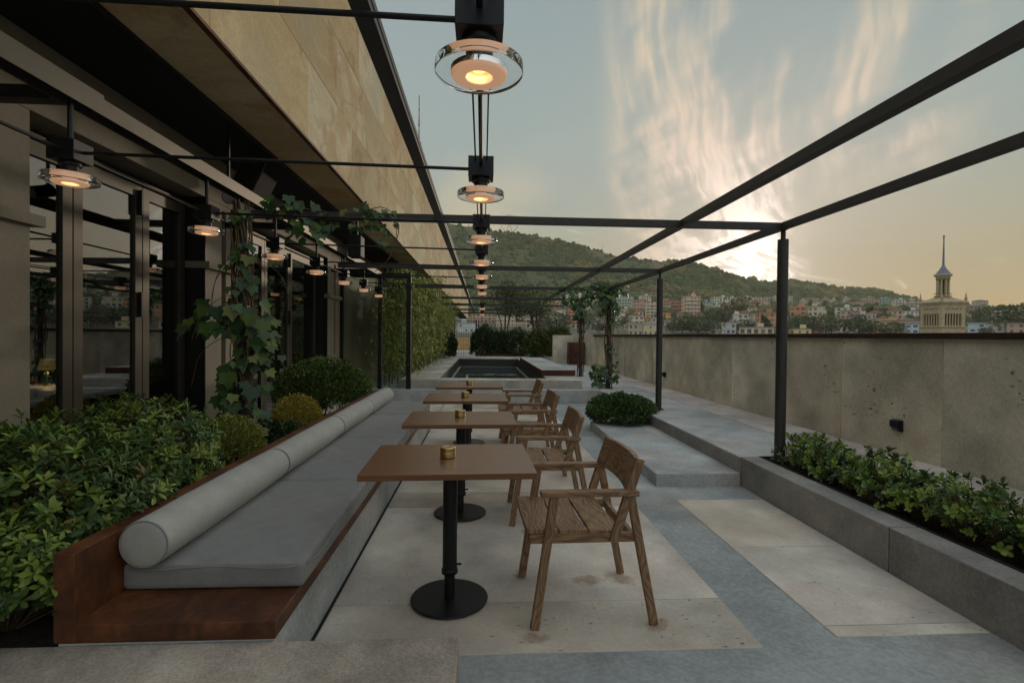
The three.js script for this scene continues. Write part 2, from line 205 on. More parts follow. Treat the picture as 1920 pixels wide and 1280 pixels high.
// ---------------------------------------------------------------- parapet wall
{
  const t = thing('parapet_wall', 'long grey concrete parapet wall with a dark brown metal cap', 'wall'), r = rng(12); let k = 0;
  for (let d = -3.3; d < 18; d += 1.25) part(t, 'wall_panel' + (k++ ? '_' + String(k - 1).padStart(3, '0') : ''), box(3.98 + r() * 0.003, 4.2, -0.3, 1.376, d + 0.002, Math.min(18.1, d + 1.248), 0.003, r() * 9, r() * 9), tint(M.wallConc, ['#ffffff', '#fbf9f4', '#f7f4ee'][k % 3]));
  part(t, 'core', box(3.99, 4.19, -0.3, 1.36, -3.3, 18.1), M.concreteDark);
  let c = 0; for (const [a, b] of [[-3.3, 2.2], [2.203, 7.4], [7.403, 12.6], [12.603, 18.12]]) part(t, 'cap' + (c++ ? '_' + String(c - 1).padStart(3, '0') : ''), box(3.94, 4.26, 1.377, 1.43, a, b, 0.002), M.capBrown ??= tint(M.rust, '#8a7668'));
  const e = thing('wall_return', 'short pale concrete wall turning inward beyond the capped parapet', 'wall');
  part(e, 'side_wall', box(3.985, 4.2, 0, 1.4, 18.13, 20.5, 0.004), M.wallConc); part(e, 'return_wall', box(2.85, 4.2, 0, 1.4, 20.51, 20.75, 0.004, 2, 1), M.wallConc);
  const cab = thing('steel_cabinet', 'rust brown steel cabinet standing against the wall return', 'cabinet', [3.66, UP, 19.9]);
  part(cab, 'body', box(-0.3, 0.3, 0, 0.86, -0.25, 0.25, 0.004), tint(M.rust, '#c8b0a4')); part(cab, 'door', box(-0.27, 0.28, 0.03, 0.83, -0.262, -0.252, 0.002), tint(M.rust, '#d8bcae')); part(cab, 'handle', box(-0.24, -0.225, 0.4, 0.5, -0.28, -0.262), M.black);
}
for (const [d, label] of [[4.655, 'small black square wall light on the parapet beyond the hedge'], [10.92, 'small black wall light on the parapet behind the slender middle post']]) {
  const t = thing('wall_light', label, 'wall light', [3.98, 0.55, d], 0, 'wall lights on the parapet');
  part(t, 'backplate', box(-0.03, 0.0, -0.055, 0.055, -0.055, 0.055, 0.008), M.black); part(t, 'hood', box(-0.06, -0.028, -0.02, 0.05, -0.05, 0.05, 0.01), M.black); part(t, 'lens', box(-0.05, -0.031, -0.045, -0.021, -0.035, 0.035, 0.004), flat('#55534e', 0.3));
}
// ---------------------------------------------------------------- bench, cushions, bolsters
{
  const t = thing('built_in_bench', 'long rust brown steel bench with a low back on a concrete plinth', 'bench');
  part(t, 'back_panel', box(-1.517, -1.443, 0.256, 0.577, 1.9, 7.38, 0.003, 0.3), M.rust);
  part(t, 'seat_plate', box(-1.516, -0.745, 0.254, 0.32, 1.901, 7.379, 0.003, 1.7, 0.4), M.rust);
  part(t, 'plinth', box(-1.5, -0.752, 0.0, 0.253, 1.9, 7.36, 0.002, 0.9), M.concrete);
  const ds = [[2.14, 3.345], [3.355, 4.705], [4.715, 6.055], [6.065, 7.3]], names = ['grey seat cushion at the open end of the bench', 'grey seat cushion second from the open bench end', 'grey seat cushion third from the open bench end', 'grey seat cushion at the far end of the bench'], bn = ['pale grey bolster with its round end facing out', 'pale grey bolster second along the bench back', 'pale grey bolster third along the bench back', 'pale grey bolster at the far end of the bench'];
  ds.forEach(([a, b], i) => {
    const c = thing('seat_cushion', names[i], 'cushion', [-1.087, 0.321, (a + b) / 2], 0, 'bench seat cushions'), W = 0.72, L = b - a, Hh = 0.108;
    const g = new THREE.BoxGeometry(W, Hh, L, 36, 8, 60); const p = g.attributes.position, RR = 0.024; for (let k = 0; k < p.count; k++) { const q = V(p.getX(k), p.getY(k), p.getZ(k)), e = V(clamp(q.x, -W / 2 + RR, W / 2 - RR), clamp(q.y, -Hh / 2 + RR, Hh / 2 - RR), clamp(q.z, -L / 2 + RR, L / 2 - RR)), o = q.clone().sub(e); if (o.lengthSq() > 1e-12) { o.normalize().multiplyScalar(RR); q.copy(e).add(o); } p.setXYZ(k, q.x, q.y, q.z); }
    for (let k = 0; k < p.count; k++) { const x = p.getX(k), y = p.getY(k), z = p.getZ(k), bx = Math.cos(x / W * Math.PI) * Math.cos(z / L * Math.PI); if (y > 0) p.setY(k, y + 0.009 * Math.sqrt(Math.max(0, bx)) + 0.007 * (fbm(x * 4 + i * 9, z * 3.2, 4, 7) - 0.5) + 0.003 * (fbm(x * 24 + z * 9 + i, z * 7, 3, 8) - 0.5)); p.setX(k, x + 0.004 * (fbm(z * 5 + i * 3, 1.5, 2, 9) - 0.5) * Math.sign(x)); }
    g.computeVertexNormals(); g.translate(0, Hh / 2, 0); part(c, 'cushion_body', metric(g, i * 0.37), M.fabric);
    const rim = (y) => tube([[-W / 2 + 0.012, y, -L / 2 + 0.012], [0, y, -L / 2 + 0.004], [W / 2 - 0.012, y, -L / 2 + 0.012], [W / 2 - 0.004, y, 0], [W / 2 - 0.012, y, L / 2 - 0.012], [0, y, L / 2 - 0.004], [-W / 2 + 0.012, y, L / 2 - 0.012], [-W / 2 + 0.004, y, 0], [-W / 2 + 0.012, y, -L / 2 + 0.012]], 0.003, 120, 5);
    part(c, 'piping', rim(Hh - 0.014), M.fabric);
  });
  [[2.1, 3.385], [3.395, 4.72], [4.73, 5.98], [5.99, 7.27]].forEach(([a, b], i) => {
    const L = b - a, R = 0.096, c = thing('bolster', bn[i], 'bolster', [-1.336, 0.43 + R, (a + b) / 2], 0, 'bench bolsters');
    const prof = [[0.0001, -L / 2 - 0.006], [R * 0.6, -L / 2 - 0.004], [R - 0.012, -L / 2], [R - 0.003, -L / 2 + 0.006], [R, -L / 2 + 0.016]]; for (let k = 1; k < 8; k++) prof.push([R + 0.003 * Math.sin(k / 8 * Math.PI) + 0.0025 * (hash2(k, i, 3) - 0.5), -L / 2 + 0.016 + (L - 0.032) * k / 8]); prof.push([R, L / 2 - 0.016], [R - 0.003, L / 2 - 0.006], [R - 0.012, L / 2], [R * 0.6, L / 2 + 0.004], [0.0001, L / 2 + 0.006]);
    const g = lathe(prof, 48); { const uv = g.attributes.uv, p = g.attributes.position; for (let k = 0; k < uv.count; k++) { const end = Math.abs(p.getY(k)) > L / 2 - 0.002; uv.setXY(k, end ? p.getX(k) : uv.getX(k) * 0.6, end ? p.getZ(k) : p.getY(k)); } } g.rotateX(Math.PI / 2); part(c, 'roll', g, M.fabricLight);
    for (const s of [-1, 1]) { const e = new THREE.TorusGeometry(R - 0.004, 0.003, 6, 48); e.translate(0, 0, s * (L / 2 - 0.003)); part(c, 'piping', e, M.fabric); }
  });
}
// ---------------------------------------------------------------- tables and brass holders
const TD = [2.635, 3.915, 5.2, 6.485], tl = ['nearest to the open bench end', 'second from the open bench end', 'third from the open bench end', 'closest to the pool'];
TD.forEach((d, i) => {
  const t = thing('cafe_table', 'brown rectangular table on a black pedestal, ' + tl[i], 'table', [-0.157, 0, d], 0, 'pedestal tables');
  t.rotation.y = [0.03, 0.02, 0.015, 0.02][i];
  part(t, 'tabletop', box(-0.405, 0.405, 0.712, 0.74, -0.318, 0.318, 0.002, i * 0.31, i * 0.17), M.tabletop);
  part(t, 'mounting_plate', box(-0.16, 0.16, 0.704, 0.711, -0.16, 0.16), M.black);
  part(t, 'sleeve', rod([0, 0.155, 0], [0, 0.703, 0], 0.037, 24), M.black);
  part(t, 'collar', lathe([[0.03, 0.148], [0.042, 0.148], [0.042, 0.168], [0.037, 0.172]], 24), M.black);
  part(t, 'column', rod([0, 0.02, 0], [0, 0.16, 0], 0.027, 20), M.black);
  part(t, 'clamp_screw', rod([0.03, 0.19, 0.0], [0.06, 0.19, 0.0], 0.006, 8), M.black);
  part(t, 'base_disc', lathe([[0.0001, 0.012], [0.19, 0.012], [0.197, 0.014], [0.198, 0.018], [0.196, 0.0215], [0.19, 0.023], [0.0001, 0.025]], 56), M.black);
  for (let k = 0; k < 4; k++) { const a = k * Math.PI / 2 + 0.75; part(t, 'glide_foot', rod([Math.cos(a) * 0.15, 0.005, Math.sin(a) * 0.15], [Math.cos(a) * 0.15, 0.013, Math.sin(a) * 0.15], 0.016, 12), M.blackMatte); }
  const b = thing('brass_candle_holder', 'round brass holder on the table ' + tl[i], 'candle holder', [[-0.172, -0.165, -0.168, -0.16][i], 0.7405, d + [0.005, 0.02, -0.01, 0.02][i]], 0, 'brass holders on the tables');
  part(b, 'outer_ring', lathe([[0.014, 0.034], [0.014, 0.052], [0.017, 0.055], [0.036, 0.055], [0.039, 0.053], [0.0395, 0.05], [0.0395, 0.036], [0.038, 0.034], [0.038, 0.031], [0.0395, 0.029], [0.0395, 0.004], [0.038, 0.001], [0.0001, 0.001]], 40), M.brass);
  part(b, 'socket', lathe([[0.0001, 0.033], [0.0135, 0.033], [0.0135, 0.05]], 24), M.brass);
});
// ---------------------------------------------------------------- oak armchairs
const chairTags = ['oak armchair at the table nearest the open bench end', 'oak armchair at the second table from the open bench end', 'oak armchair at the third table from the open bench end', 'oak armchair at the table closest to the pool'];
function armchair() {
  const t = thing('oak_armchair', chairTags[0], 'armchair', [0.52, 0, 2.625], 0, 'oak armchairs along the tables'); let s = 1; const O = () => (s += 0.377);
  for (const z of [-0.262, 0.262]) {                 // z: near side is +
    part(t, 'front_leg', bar([-0.283, 0, z], [-0.196, 0.619, z], 0.03, 0.041, 0.004, [1, 0, 0], O()), M.oak);
    part(t, 'rear_leg', bar([0.29, 0, z], [0.168, 0.619, z], 0.03, 0.039, 0.004, [1, 0, 0], O()), M.oak);
    const zi = z - Math.sign(z) * 0.003; part(t, 'back_post', bar([0.088, 0.398, zi], [0.213, 0.79, zi], 0.028, 0.043, 0.004, [1, 0, 0], O()), M.oak);
    part(t, 'armrest', bar([-0.262, 0.633, z], [0.205, 0.63, z], 0.052, 0.027, 0.006, [0, 1, 0], O()), M.oak);
    part(t, 'side_rail', bar([-0.31, 0.417, z * 0.93], [0.195, 0.415, z * 0.93], 0.026, 0.042, 0.003, [0, 1, 0], O()), M.oak);
  }
  part(t, 'front_rail', bar([-0.3, 0.418, -0.235], [-0.3, 0.418, 0.235], 0.024, 0.038, 0.003, [0, 1, 0], O()), M.oak);
  part(t, 'rear_rail', bar([0.19, 0.412, -0.235], [0.19, 0.412, 0.235], 0.024, 0.04, 0.003, [0, 1, 0], O()), M.oak);
  const slat = (x0, x1, y0, y1, k) => {              // dished seat board
    const g = new THREE.BoxGeometry(x1 - x0, 0.02, 0.5, 3, 1, 14), p = g.attributes.position;
    for (let i = 0; i < p.count; i++) { const u = p.getX(i) / (x1 - x0) + 0.5, zz = p.getZ(i) / 0.25; p.setY(i, p.getY(i) + mix(y0, y1, u) - 0.016 * (1 - zz * zz)); p.setX(i, p.getX(i) + (x0 + x1) / 2 - (k === 2 ? 0.012 * (1 - zz * zz) * -1 : 0)); }
    g.computeVertexNormals(); const m = metric(g); const q = m.attributes.position, uv = m.attributes.uv; for (let i = 0; i < q.count; i++) uv.setXY(i, q.getZ(i) + k * 0.21, q.getX(i) + k * 0.13); part(t, 'seat_board', m, M.oak);
  };
  slat(-0.318, -0.172, 0.452, 0.447, 0); slat(-0.166, -0.03, 0.446, 0.443, 1); slat(-0.024, 0.125, 0.442, 0.437, 2);
  { const g = new THREE.BoxGeometry(0.022, 0.15, 0.51, 1, 3, 16), p = g.attributes.position; for (let i = 0; i < p.count; i++) { const zz = p.getZ(i) / 0.255, y = p.getY(i); let yy = y;  p.setXYZ(i, p.getX(i) + 0.03 * (1 - zz * zz) + y * 0.31 + 0.176, yy + 0.714, p.getZ(i)); }
    g.computeVertexNormals(); const m = metric(g, 3.3, 1); const q = m.attributes.position, uv = m.attributes.uv; for (let i = 0; i < q.count; i++) uv.setXY(i, q.getZ(i) + 3.3, q.getY(i) + 0.2); part(t, 'backrest', m, M.oak); }
  return t;
}
{
  const c = armchair(); const at = [[0.528, 2.625, 0.035], [0.512, 3.9, -0.02], [0.52, 5.19, 0.03], [0.53, 6.5, 0.0]];
  at.forEach(([x, d, a], i) => { if (!i) { c.position.set(x, 0.005, -d); c.rotation.y = a; } else dup(c, [x, 0.005, d], chairTags[i], a); });
}
// ---------------------------------------------------------------- pool
{
  const t = thing('reflecting_pool', 'raised rectangular pool with a broad pale concrete rim', 'pool'), T = 0.44, b = 0.006;
  part(t, 'front_rim', box(-1.7, 2.1, UP, T, 10.62, 11.08, b), M.poolStone); part(t, 'back_rim', box(-1.7, 2.1, UP, T, 20.7, 22.6, b, 2, 1), M.poolStone);
  part(t, 'side_rim', box(-1.7, -0.935, UP, T, 11.082, 20.698, b, 1, 2), M.poolStone); part(t, 'side_rim_001', box(1.42, 2.1, UP, T, 11.082, 20.698, b, 3, 2), M.poolStone);
  const dk = flat('#2b2e2f', 0.5); const f = (x0, x1, d0, d1, n) => part(t, n, box(x0, x1, -0.7, T - 0.04, d0, d1), dk);
  f(-0.936, -0.915, 11.08, 20.7, 'basin_wall'); f(1.4, 1.421, 11.08, 20.7, 'basin_wall_001'); f(-0.915, 1.4, 20.68, 20.701, 'basin_wall_002'); f(-0.915, 1.4, 11.079, 11.1, 'basin_wall_003');
  part(t, 'basin_floor', box(-0.915, 1.4, -0.72, -0.7, 11.1, 20.68), flat('#1c211f', 0.8));
  part(t, 'ledge', [box(-0.914, -0.84, 0.05, 0.105, 11.1, 20.68), box(1.32, 1.399, 0.05, 0.105, 11.1, 20.68), box(-0.84, 1.32, 0.05, 0.105, 20.55, 20.679)], tint(M.poolStone, '#c8c8c4'));
  const g = new THREE.PlaneGeometry(2.31, 9.57, 60, 220); g.rotateX(-Math.PI / 2); const p = g.attributes.position; for (let i = 0; i < p.count; i++) p.setY(i, 0.0016 * (fbm(p.getX(i) * 2.2, p.getZ(i) * 1.6, 3, 12) - 0.5)); g.computeVertexNormals(); g.translate(0.243, 0.098, -15.89);
  part(t, 'water', g, new THREE.MeshPhysicalMaterial({ color: new THREE.Color(0.05, 0.07, 0.065), roughness: 0.02, ior: 1.33, metalness: 0 }));
  const s = thing('steel_edged_slab', 'concrete slab with rust brown edge lying across the pool rim', 'bench', [1.77, T + 0.002, 15.2]);
  part(s, 'edge_band', [box(-0.4, 0.4, 0, 0.13, -3.4, -3.39), box(-0.4, 0.4, 0, 0.13, 3.39, 3.4), box(-0.4, -0.39, 0, 0.13, -3.389, 3.389), box(0.39, 0.4, 0, 0.13, -3.389, 3.389)], tint(M.rust, '#c4a898')); part(s, 'top_slab', box(-0.389, 0.389, 0.004, 0.133, -3.388, 3.388, 0.003), M.concrete);
}
// ---------------------------------------------------------------- restaurant building
{
  const t = thing('restaurant_building', 'dark framed restaurant front under a deep golden stone fascia', 'building'), r = rng(31);
  const XP = -2.86, XG = -3.05, SOF = 3.232, XF = -1.7, XI = -2.19, FT = 5.5, END = 60;
  // stone fascia of single panels
  const sm = ['#ffffff', '#efe6d8', '#f7ead6', '#e2d8c8', '#fff4e4'].map((h) => tint(M.stone, h)); let n = 0; const nm = (b, k) => k ? b + '_' + String(k).padStart(3, '0') : b;
  const rows = 3, rh = (FT - SOF) / rows;
  for (let row = 0; row < rows; row++) { let d = -3 - row * 0.55; while (d < END) { const L = 1.45 + 0.35 * r(); const far = d > 26; const l2 = far ? L * 2.6 : L; part(t, nm('fascia_panel', n++), box(XF - 0.03, XF + r() * 0.003, SOF + 0.015 + row * rh + 0.002, SOF + 0.015 + (row + 1) * rh - 0.002, d + 0.002, Math.min(END, d + l2) - 0.002, 0.003, r() * 3.4, r() * 3.4), sm[Math.floor(r() * 5)]); d += l2; } }
  part(t, 'fascia_core', box(-2.6, XF - 0.012, SOF + 0.03, FT - 0.01, -4, END - 0.01), M.blackMatte);
  part(t, 'drip_edge', box(XF - 0.035, XF + 0.008, SOF - 0.008, SOF + 0.014, -4, END), M.rust);
  part(t, 'coping', box(-2.6, XF + 0.02, FT + 0.002, FT + 0.04, -4, END), M.black);
  n = 0; for (let d = -3.2; d < 34; d += 1.5) part(t, nm('soffit_panel', n++), box(XI, XF - 0.037, SOF - 0.003, SOF + 0.02, d + 0.002, d + 1.498, 0.002, r() * 3.4, r() * 3.4), sm[n % 5]);
  part(t, 'soffit', box(-3.6, XI - 0.004, SOF + 0.002, SOF + 0.12, -4, 34), M.blackMatte);
  part(t, 'soffit_trim', box(XI - 0.02, XI - 0.003, SOF - 0.03, SOF + 0.002, -4, 34), M.black);
  // walls above and piers
  part(t, 'lintel', box(-3.3, XP, 2.76, SOF + 0.001, -4, 10.58, 0.004), M.plaster);
  part(t, 'head_lining', box(-3.25, -3.13, 2.66, 2.759, -4, 10.58), M.frame);
  const pier = (d0, d1, k) => {
    const L0 = d1 - d0, s0 = d0 + L0 * 0.42, s1 = d0 + L0 * 0.55; const p = part(t, nm('pier', k), k ? [box(-3.25, XP - 0.14, -0.1, 2.758, d0, d1, 0, k * 3, 1), box(XP - 0.14, XP, -0.1, 0.98, d0, d1, 0, k * 3, 1), box(XP - 0.14, XP, 0.98, 2.758, d0, s0, 0, k * 3, 1), box(XP - 0.14, XP, 0.98, 2.758, s1, d1, 0, k * 3, 1), box(XP - 0.14, XP, 2.7, 2.758, s0, s1, 0, k * 3, 1)] : box(-3.25, XP, -0.1, 2.758, d0, d1, 0.003, k * 3, 1), M.plaster); part(p, 'dark_reveal', box(-3.26, XP - 0.0005, -0.1, 2.757, d0 - 0.012, d0 - 0.001), M.black);
    part(p, 'band', box(XP - 0.3, XP + 0.05, 2.03, 2.1, d0 - 0.03, d1 + 0.06, 0.003), M.plaster);
  };
  pier(-1.2, 3.41, 0); pier(5.47, 6.22, 1); pier(9.64, 10.57, 2);
  // glazed door leaves
  let dk = 0; const door = (d0, d1, handle) => {
    const f = 0.095, y0 = -0.02, y1 = 2.66; const dr = part(t, nm('door', dk++), [box(XG - 0.05, XG, y0, y1, d0 + 0.004, d0 + f, 0.003), box(XG - 0.05, XG, y0, y1, d1 - f, d1 - 0.004, 0.003), box(XG - 0.049, XG - 0.001, y1 - 0.1, y1, d0 + f, d1 - f), box(XG - 0.049, XG - 0.001, y0, y0 + 0.16, d0 + f, d1 - f)], M.frame);
    part(dr, 'pane', box(XG - 0.028, XG - 0.024, y0 + 0.16, y1 - 0.1, d0 + f, d1 - f), M.pane);
    if (handle) { part(dr, 'handle', box(XG + 0.004, XG + 0.03, 1.5, 1.72, d1 - 0.062, d1 - 0.036, 0.004), M.black); part(dr, 'door_closer', box(XG + 0.002, XG + 0.035, 2.4, 2.62, d1 - 0.065, d1 - 0.033, 0.004), M.black); }
  };
  door(3.42, 4.0, false); door(4.0, 4.78, true); door(4.78, 5.44, false);
  door(6.24, 7.35, false); door(7.35, 8.3, true); door(8.3, 9.58, false);
  part(t, 'head_track', [box(XG - 0.06, XG + 0.02, 2.665, 2.7, 3.41, 5.46), box(XG - 0.06, XG + 0.02, 2.665, 2.7, 6.22, 9.63)], M.frame);
  part(t, 'dark_post', [box(XG - 0.04, XP - 0.03, -0.1, 2.7, 5.445, 5.456), box(XG - 0.08, XP - 0.06, -0.1, 2.7, 9.585, 9.625), box(-3.3, -2.9, -0.1, 2.7, 10.6, 10.75)], M.black);
  // dark room behind the glass
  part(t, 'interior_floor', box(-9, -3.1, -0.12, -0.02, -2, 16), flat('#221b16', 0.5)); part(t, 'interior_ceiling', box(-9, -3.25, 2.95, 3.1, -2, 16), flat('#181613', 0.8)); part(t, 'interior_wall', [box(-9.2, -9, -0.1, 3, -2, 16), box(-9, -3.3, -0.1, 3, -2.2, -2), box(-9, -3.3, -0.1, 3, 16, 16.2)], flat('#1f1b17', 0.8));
  part(t, 'far_wall', box(-3.6, -2.9, -0.1, SOF, 10.76, 34), M.plaster);
  part(t, 'roof', box(-9.2, -2.6, SOF + 0.13, SOF + 0.3, -4, 34), M.blackMatte); part(t, 'end_wall', box(-9.2, -2.62, -0.2, SOF + 0.1, 33.9, 34.1), M.plaster);
  part(t, 'rear_wall_block', box(-9.2, -1.75, SOF + 0.31, FT - 0.05, END - 0.3, END - 0.02), M.blackMatte);
  // brackets that carry the channel
  for (const d of [1.35, 2.75, 5.9, 9.9]) part(t, 'bracket', box(XP, -2.13, 2.535, 2.6, d - 0.04, d + 0.04), M.black);
}
// things inside the restaurant
{
  const amber = new THREE.MeshStandardMaterial({ color: new THREE.Color(0.9, 0.6, 0.25), emissive: new THREE.Color(1.0, 0.55, 0.15), emissiveIntensity: 0.12 });
  const spots = [[-4.7, 5.9], [-4.8, 8.3], [-5.0, 3.9], [-4.6, 11.2]];
  spots.forEach(([x, d], i) => {
    const t = thing('indoor_table', ['white topped indoor table with an amber lamp behind the glass doors', 'white topped indoor table behind the second glazed bay', 'white topped indoor table deep behind the first glazed bay', 'white topped indoor table behind the last dark pier'][i], 'table', [x, -0.02, d], 0, 'tables inside the restaurant');
    part(t, 'tabletop', box(-0.45, 0.45, 0.74, 0.775, -0.4, 0.4, 0.004), flat('#b9b6ae', 0.5)); part(t, 'column', rod([0, 0.02, 0], [0, 0.74, 0], 0.04, 14), M.black); part(t, 'base_disc', rod([0, 0, 0], [0, 0.02, 0], 0.25, 28), M.black);
    if (i !== 0 && i !== 2) return;
    const l = thing('amber_table_lamp', ['small amber lamp on the indoor table seen through the near doors', '', 'small amber lamp deep inside the restaurant'][i], 'lamp', [x - 0.15, 0.756, d + 0.1]); part(l, 'stem', rod([0, 0, 0], [0, 0.2, 0], 0.008, 8), M.brass); part(l, 'foot', rod([0, 0, 0], [0, 0.012, 0], 0.05, 20), M.brass); part(l, 'lamp_shade', lathe([[0.05, 0.18], [0.085, 0.18], [0.06, 0.3], [0.0001, 0.3]], 24), amber);
    const pl = new THREE.PointLight(new THREE.Color(1, 0.6, 0.25), 0.2, 0, 2); pl.position.set(0, 0.14, 0); pl.castShadow = true; l.add(pl);
  });
  for (const [x, d, a, lb] of [[-4.0, 5.3, 0.4, 'tan indoor chair beside the table with the amber lamp'], [-5.3, 6.6, 2.6, 'tan indoor chair behind the lamp table'], [-4.1, 7.7, 0.2, 'tan indoor chair behind the second glazed bay']]) {
    const c = thing('indoor_chair', lb, 'chair', [x, -0.02, d], a, 'chairs inside the restaurant'), lm = flat('#8a6a3c', 0.6);
    part(c, 'seat', box(-0.22, 0.22, 0.42, 0.48, -0.22, 0.22, 0.02), lm); part(c, 'backrest', box(-0.22, 0.22, 0.55, 0.86, 0.19, 0.225, 0.015), lm); for (const [u, v] of [[-1, -1], [1, -1], [-1, 1], [1, 1]]) part(c, 'leg', bar([u * 0.2, 0, v * 0.2], [u * 0.19, v > 0 ? 0.43 : 0.43, v * 0.19], 0.03, 0.03), M.black); for (const u of [-1, 1]) part(c, 'back_post', bar([u * 0.19, 0.42, -0.2], [u * 0.19, 0.8, -0.205], 0.025, 0.025), M.black);
  }
}
// glazed screen with its door beyond the bench
{
  const t = thing('glass_screen', 'black framed glass screen door standing across the terrace beyond the bench', 'glass screen', [0, 0, 10.46]);
  part(t, 'post', box(-1.535, -1.445, 0, 2.6, -0.045, 0.045, 0.004), M.black); part(t, 'top_rail', box(-2.85, -1.536, 2.5, 2.6, -0.04, 0.04, 0.003), M.black); part(t, 'stile', box(-2.1, -2.03, 0.005, 2.499, -0.03, 0.03, 0.003), M.black); part(t, 'bottom_rail', box(-2.85, -1.536, 0.005, 0.09, -0.03, 0.03), M.black); part(t, 'wall_post', box(-2.855, -2.79, 0.09, 2.499, -0.03, 0.03), M.black);
  part(t, 'pane', box(-2.03, -1.536, 0.09, 2.5, -0.003, 0.003), M.paneClear ??= new THREE.MeshPhysicalMaterial({ color: new THREE.Color(0.86, 0.92, 0.88), roughness: 0, transmission: 1, thickness: 0, ior: 1.5 })); part(t, 'pane_001', box(-2.79, -2.1, 0.09, 2.5, -0.003, 0.003), M.paneClear);
  part(t, 'handle', bar([-1.56, 1.02, 0.075], [-1.68, 1.02, 0.075], 0.018, 0.018, 0.004), M.black); part(t, 'handle_plate', box(-1.515, -1.47, 0.66, 0.78, -0.049, -0.045), M.black); part(t, 'lock', rod([-1.49, 0.76, 0.046], [-1.49, 0.76, 0.052], 0.012, 14), flat('#a8a8a4', 0.3, 1));
}
// loudspeakers under the soffit
{
  const s1 = thing('loudspeaker', 'grey tilted loudspeaker hanging under the black soffit', 'loudspeaker', [-2.45, 2.98, 5.65]); const g = box(-0.11, 0.11, -0.13, 0.13, -0.2, 0.2, 0.01); part(s1, 'cabinet', g, M.blackMatte); part(s1, 'grille', box(0.111, 0.118, -0.115, 0.115, -0.185, 0.185), flat('#4a413a', 0.8)); part(s1, 'bracket', bar([0, 0.1, 0], [0, 0.26, 0], 0.03, 0.03), M.black); s1.rotation.z = -0.45;
  const s2 = thing('loudspeaker', 'small white fronted loudspeaker under the soffit past the ivy', 'loudspeaker', [-1.88, 2.66, 7.75]); part(s2, 'cabinet', box(-0.1, 0.08, -0.16, 0.16, -0.12, 0.12, 0.008), M.blackMatte); part(s2, 'grille', box(0.081, 0.088, -0.145, 0.145, -0.11, 0.11), flat('#8d887e', 0.7)); part(s2, 'bracket', bar([0, 0.16, 0], [0, 0.57, 0], 0.03, 0.03), M.black);
  const fl = thing('spotlight', 'small round black spotlight above the ivy', 'spotlight', [-2.3, 2.62, 4.75]); part(fl, 'housing', rod([0, 0, -0.06], [0.05, -0.06, 0.08], 0.055, 20), M.black); part(fl, 'lens', rod([0.05, -0.06, 0.08], [0.052, -0.063, 0.086], 0.047, 20), flat('#8b8a84', 0.3)); part(fl, 'stem', bar([0, 0.03, -0.02], [0, 0.61, -0.02], 0.02, 0.02), M.black);
}
// ---------------------------------------------------------------- pergola
const PX = 2.69, PD = [4.46, 7.65, 10.77];
{
  const t = thing('pergola_frame', 'open black steel pergola frame on slender round posts', 'pergola'); let k = 0; const nm = (b, i) => i ? b + '_' + String(i).padStart(3, '0') : b;
  const hb = 0.031, Y = 2.37;
  [...PD, 13.9, 17.05, 20.2, 23.3].forEach((d, i) => part(t, nm('cross_beam', i), box(-2.12, i < 4 ? PX + 0.03 : 2.7, Y - hb, Y + hb, d - 0.03, d + 0.03, 0.002, i), M.steel));
  const D0 = -2.6; const seg = (x, name, hw, dark) => { let a = D0; PD.forEach((d, i) => { part(t, nm(name, i), box(x - hw, x + hw, Y - hb, Y + hb, a, d - 0.031, 0.002, i, x), M.steel); part(t, nm(name + '_groove', i), box(x + hw, x + hw + 0.002, Y - 0.008, Y - 0.001, a, d - 0.031), M.blackMatte); a = d + 0.031; }); part(t, nm(name, 3), box(x - hw, x + hw, Y - hb, Y + hb, a, 13.87, 0.002), M.steel); };
  seg(1.755, 'inner_rafter', 0.028); seg(PX - 0.01, 'outer_rafter', 0.028); seg(-0.372, 'middle_rafter', 0.03);
  part(t, 'middle_rafter_004', box(-0.4, -0.342, Y - hb, Y + hb, 13.93, 23.27), M.steel);
  PD.concat([13.9]).forEach((d, i) => { part(t, nm('post', i), rod(w(PX, UP, d), w(PX, 2.255, d), 0.046, 28), M.steel); part(t, nm('post_pin', i), rod(w(PX, 2.25, d), w(PX, Y - hb, d), 0.021, 14), M.steel); part(t, nm('base_plate', i), rod(w(PX, UP, d), w(PX, UP + 0.012, d), 0.08, 24), M.black); });
  part(t, 'ivy_post', rod(w(-2.03, 0.2, 4.46), w(-2.03, Y - hb, 4.46), 0.04, 20), M.steel);
  let a = D0; [1.35, ...PD, 13.9].forEach((d, i) => { part(t, nm('channel', i), [box(-2.12, -2.02, 2.585, 2.6, a, d - 0.002), box(-2.027, -2.02, 2.512, 2.585, a, d - 0.002), box(-2.12, -2.113, 2.512, 2.585, a, d - 0.002)], M.channel); part(t, nm('channel_liner', i), box(-2.112, -2.028, 2.55, 2.584, a, d - 0.002), M.blackMatte); if (d !== 1.35) part(t, nm('hanger', i), rod(w(-2.07, Y + hb, d), w(-2.07, 2.55, d), 0.012, 10), M.black); a = d; });
  part(t, 'light_bar', box(-2.1, -2.05, 2.602, 2.64, 0, 2.9, 0.003), M.channel);
}
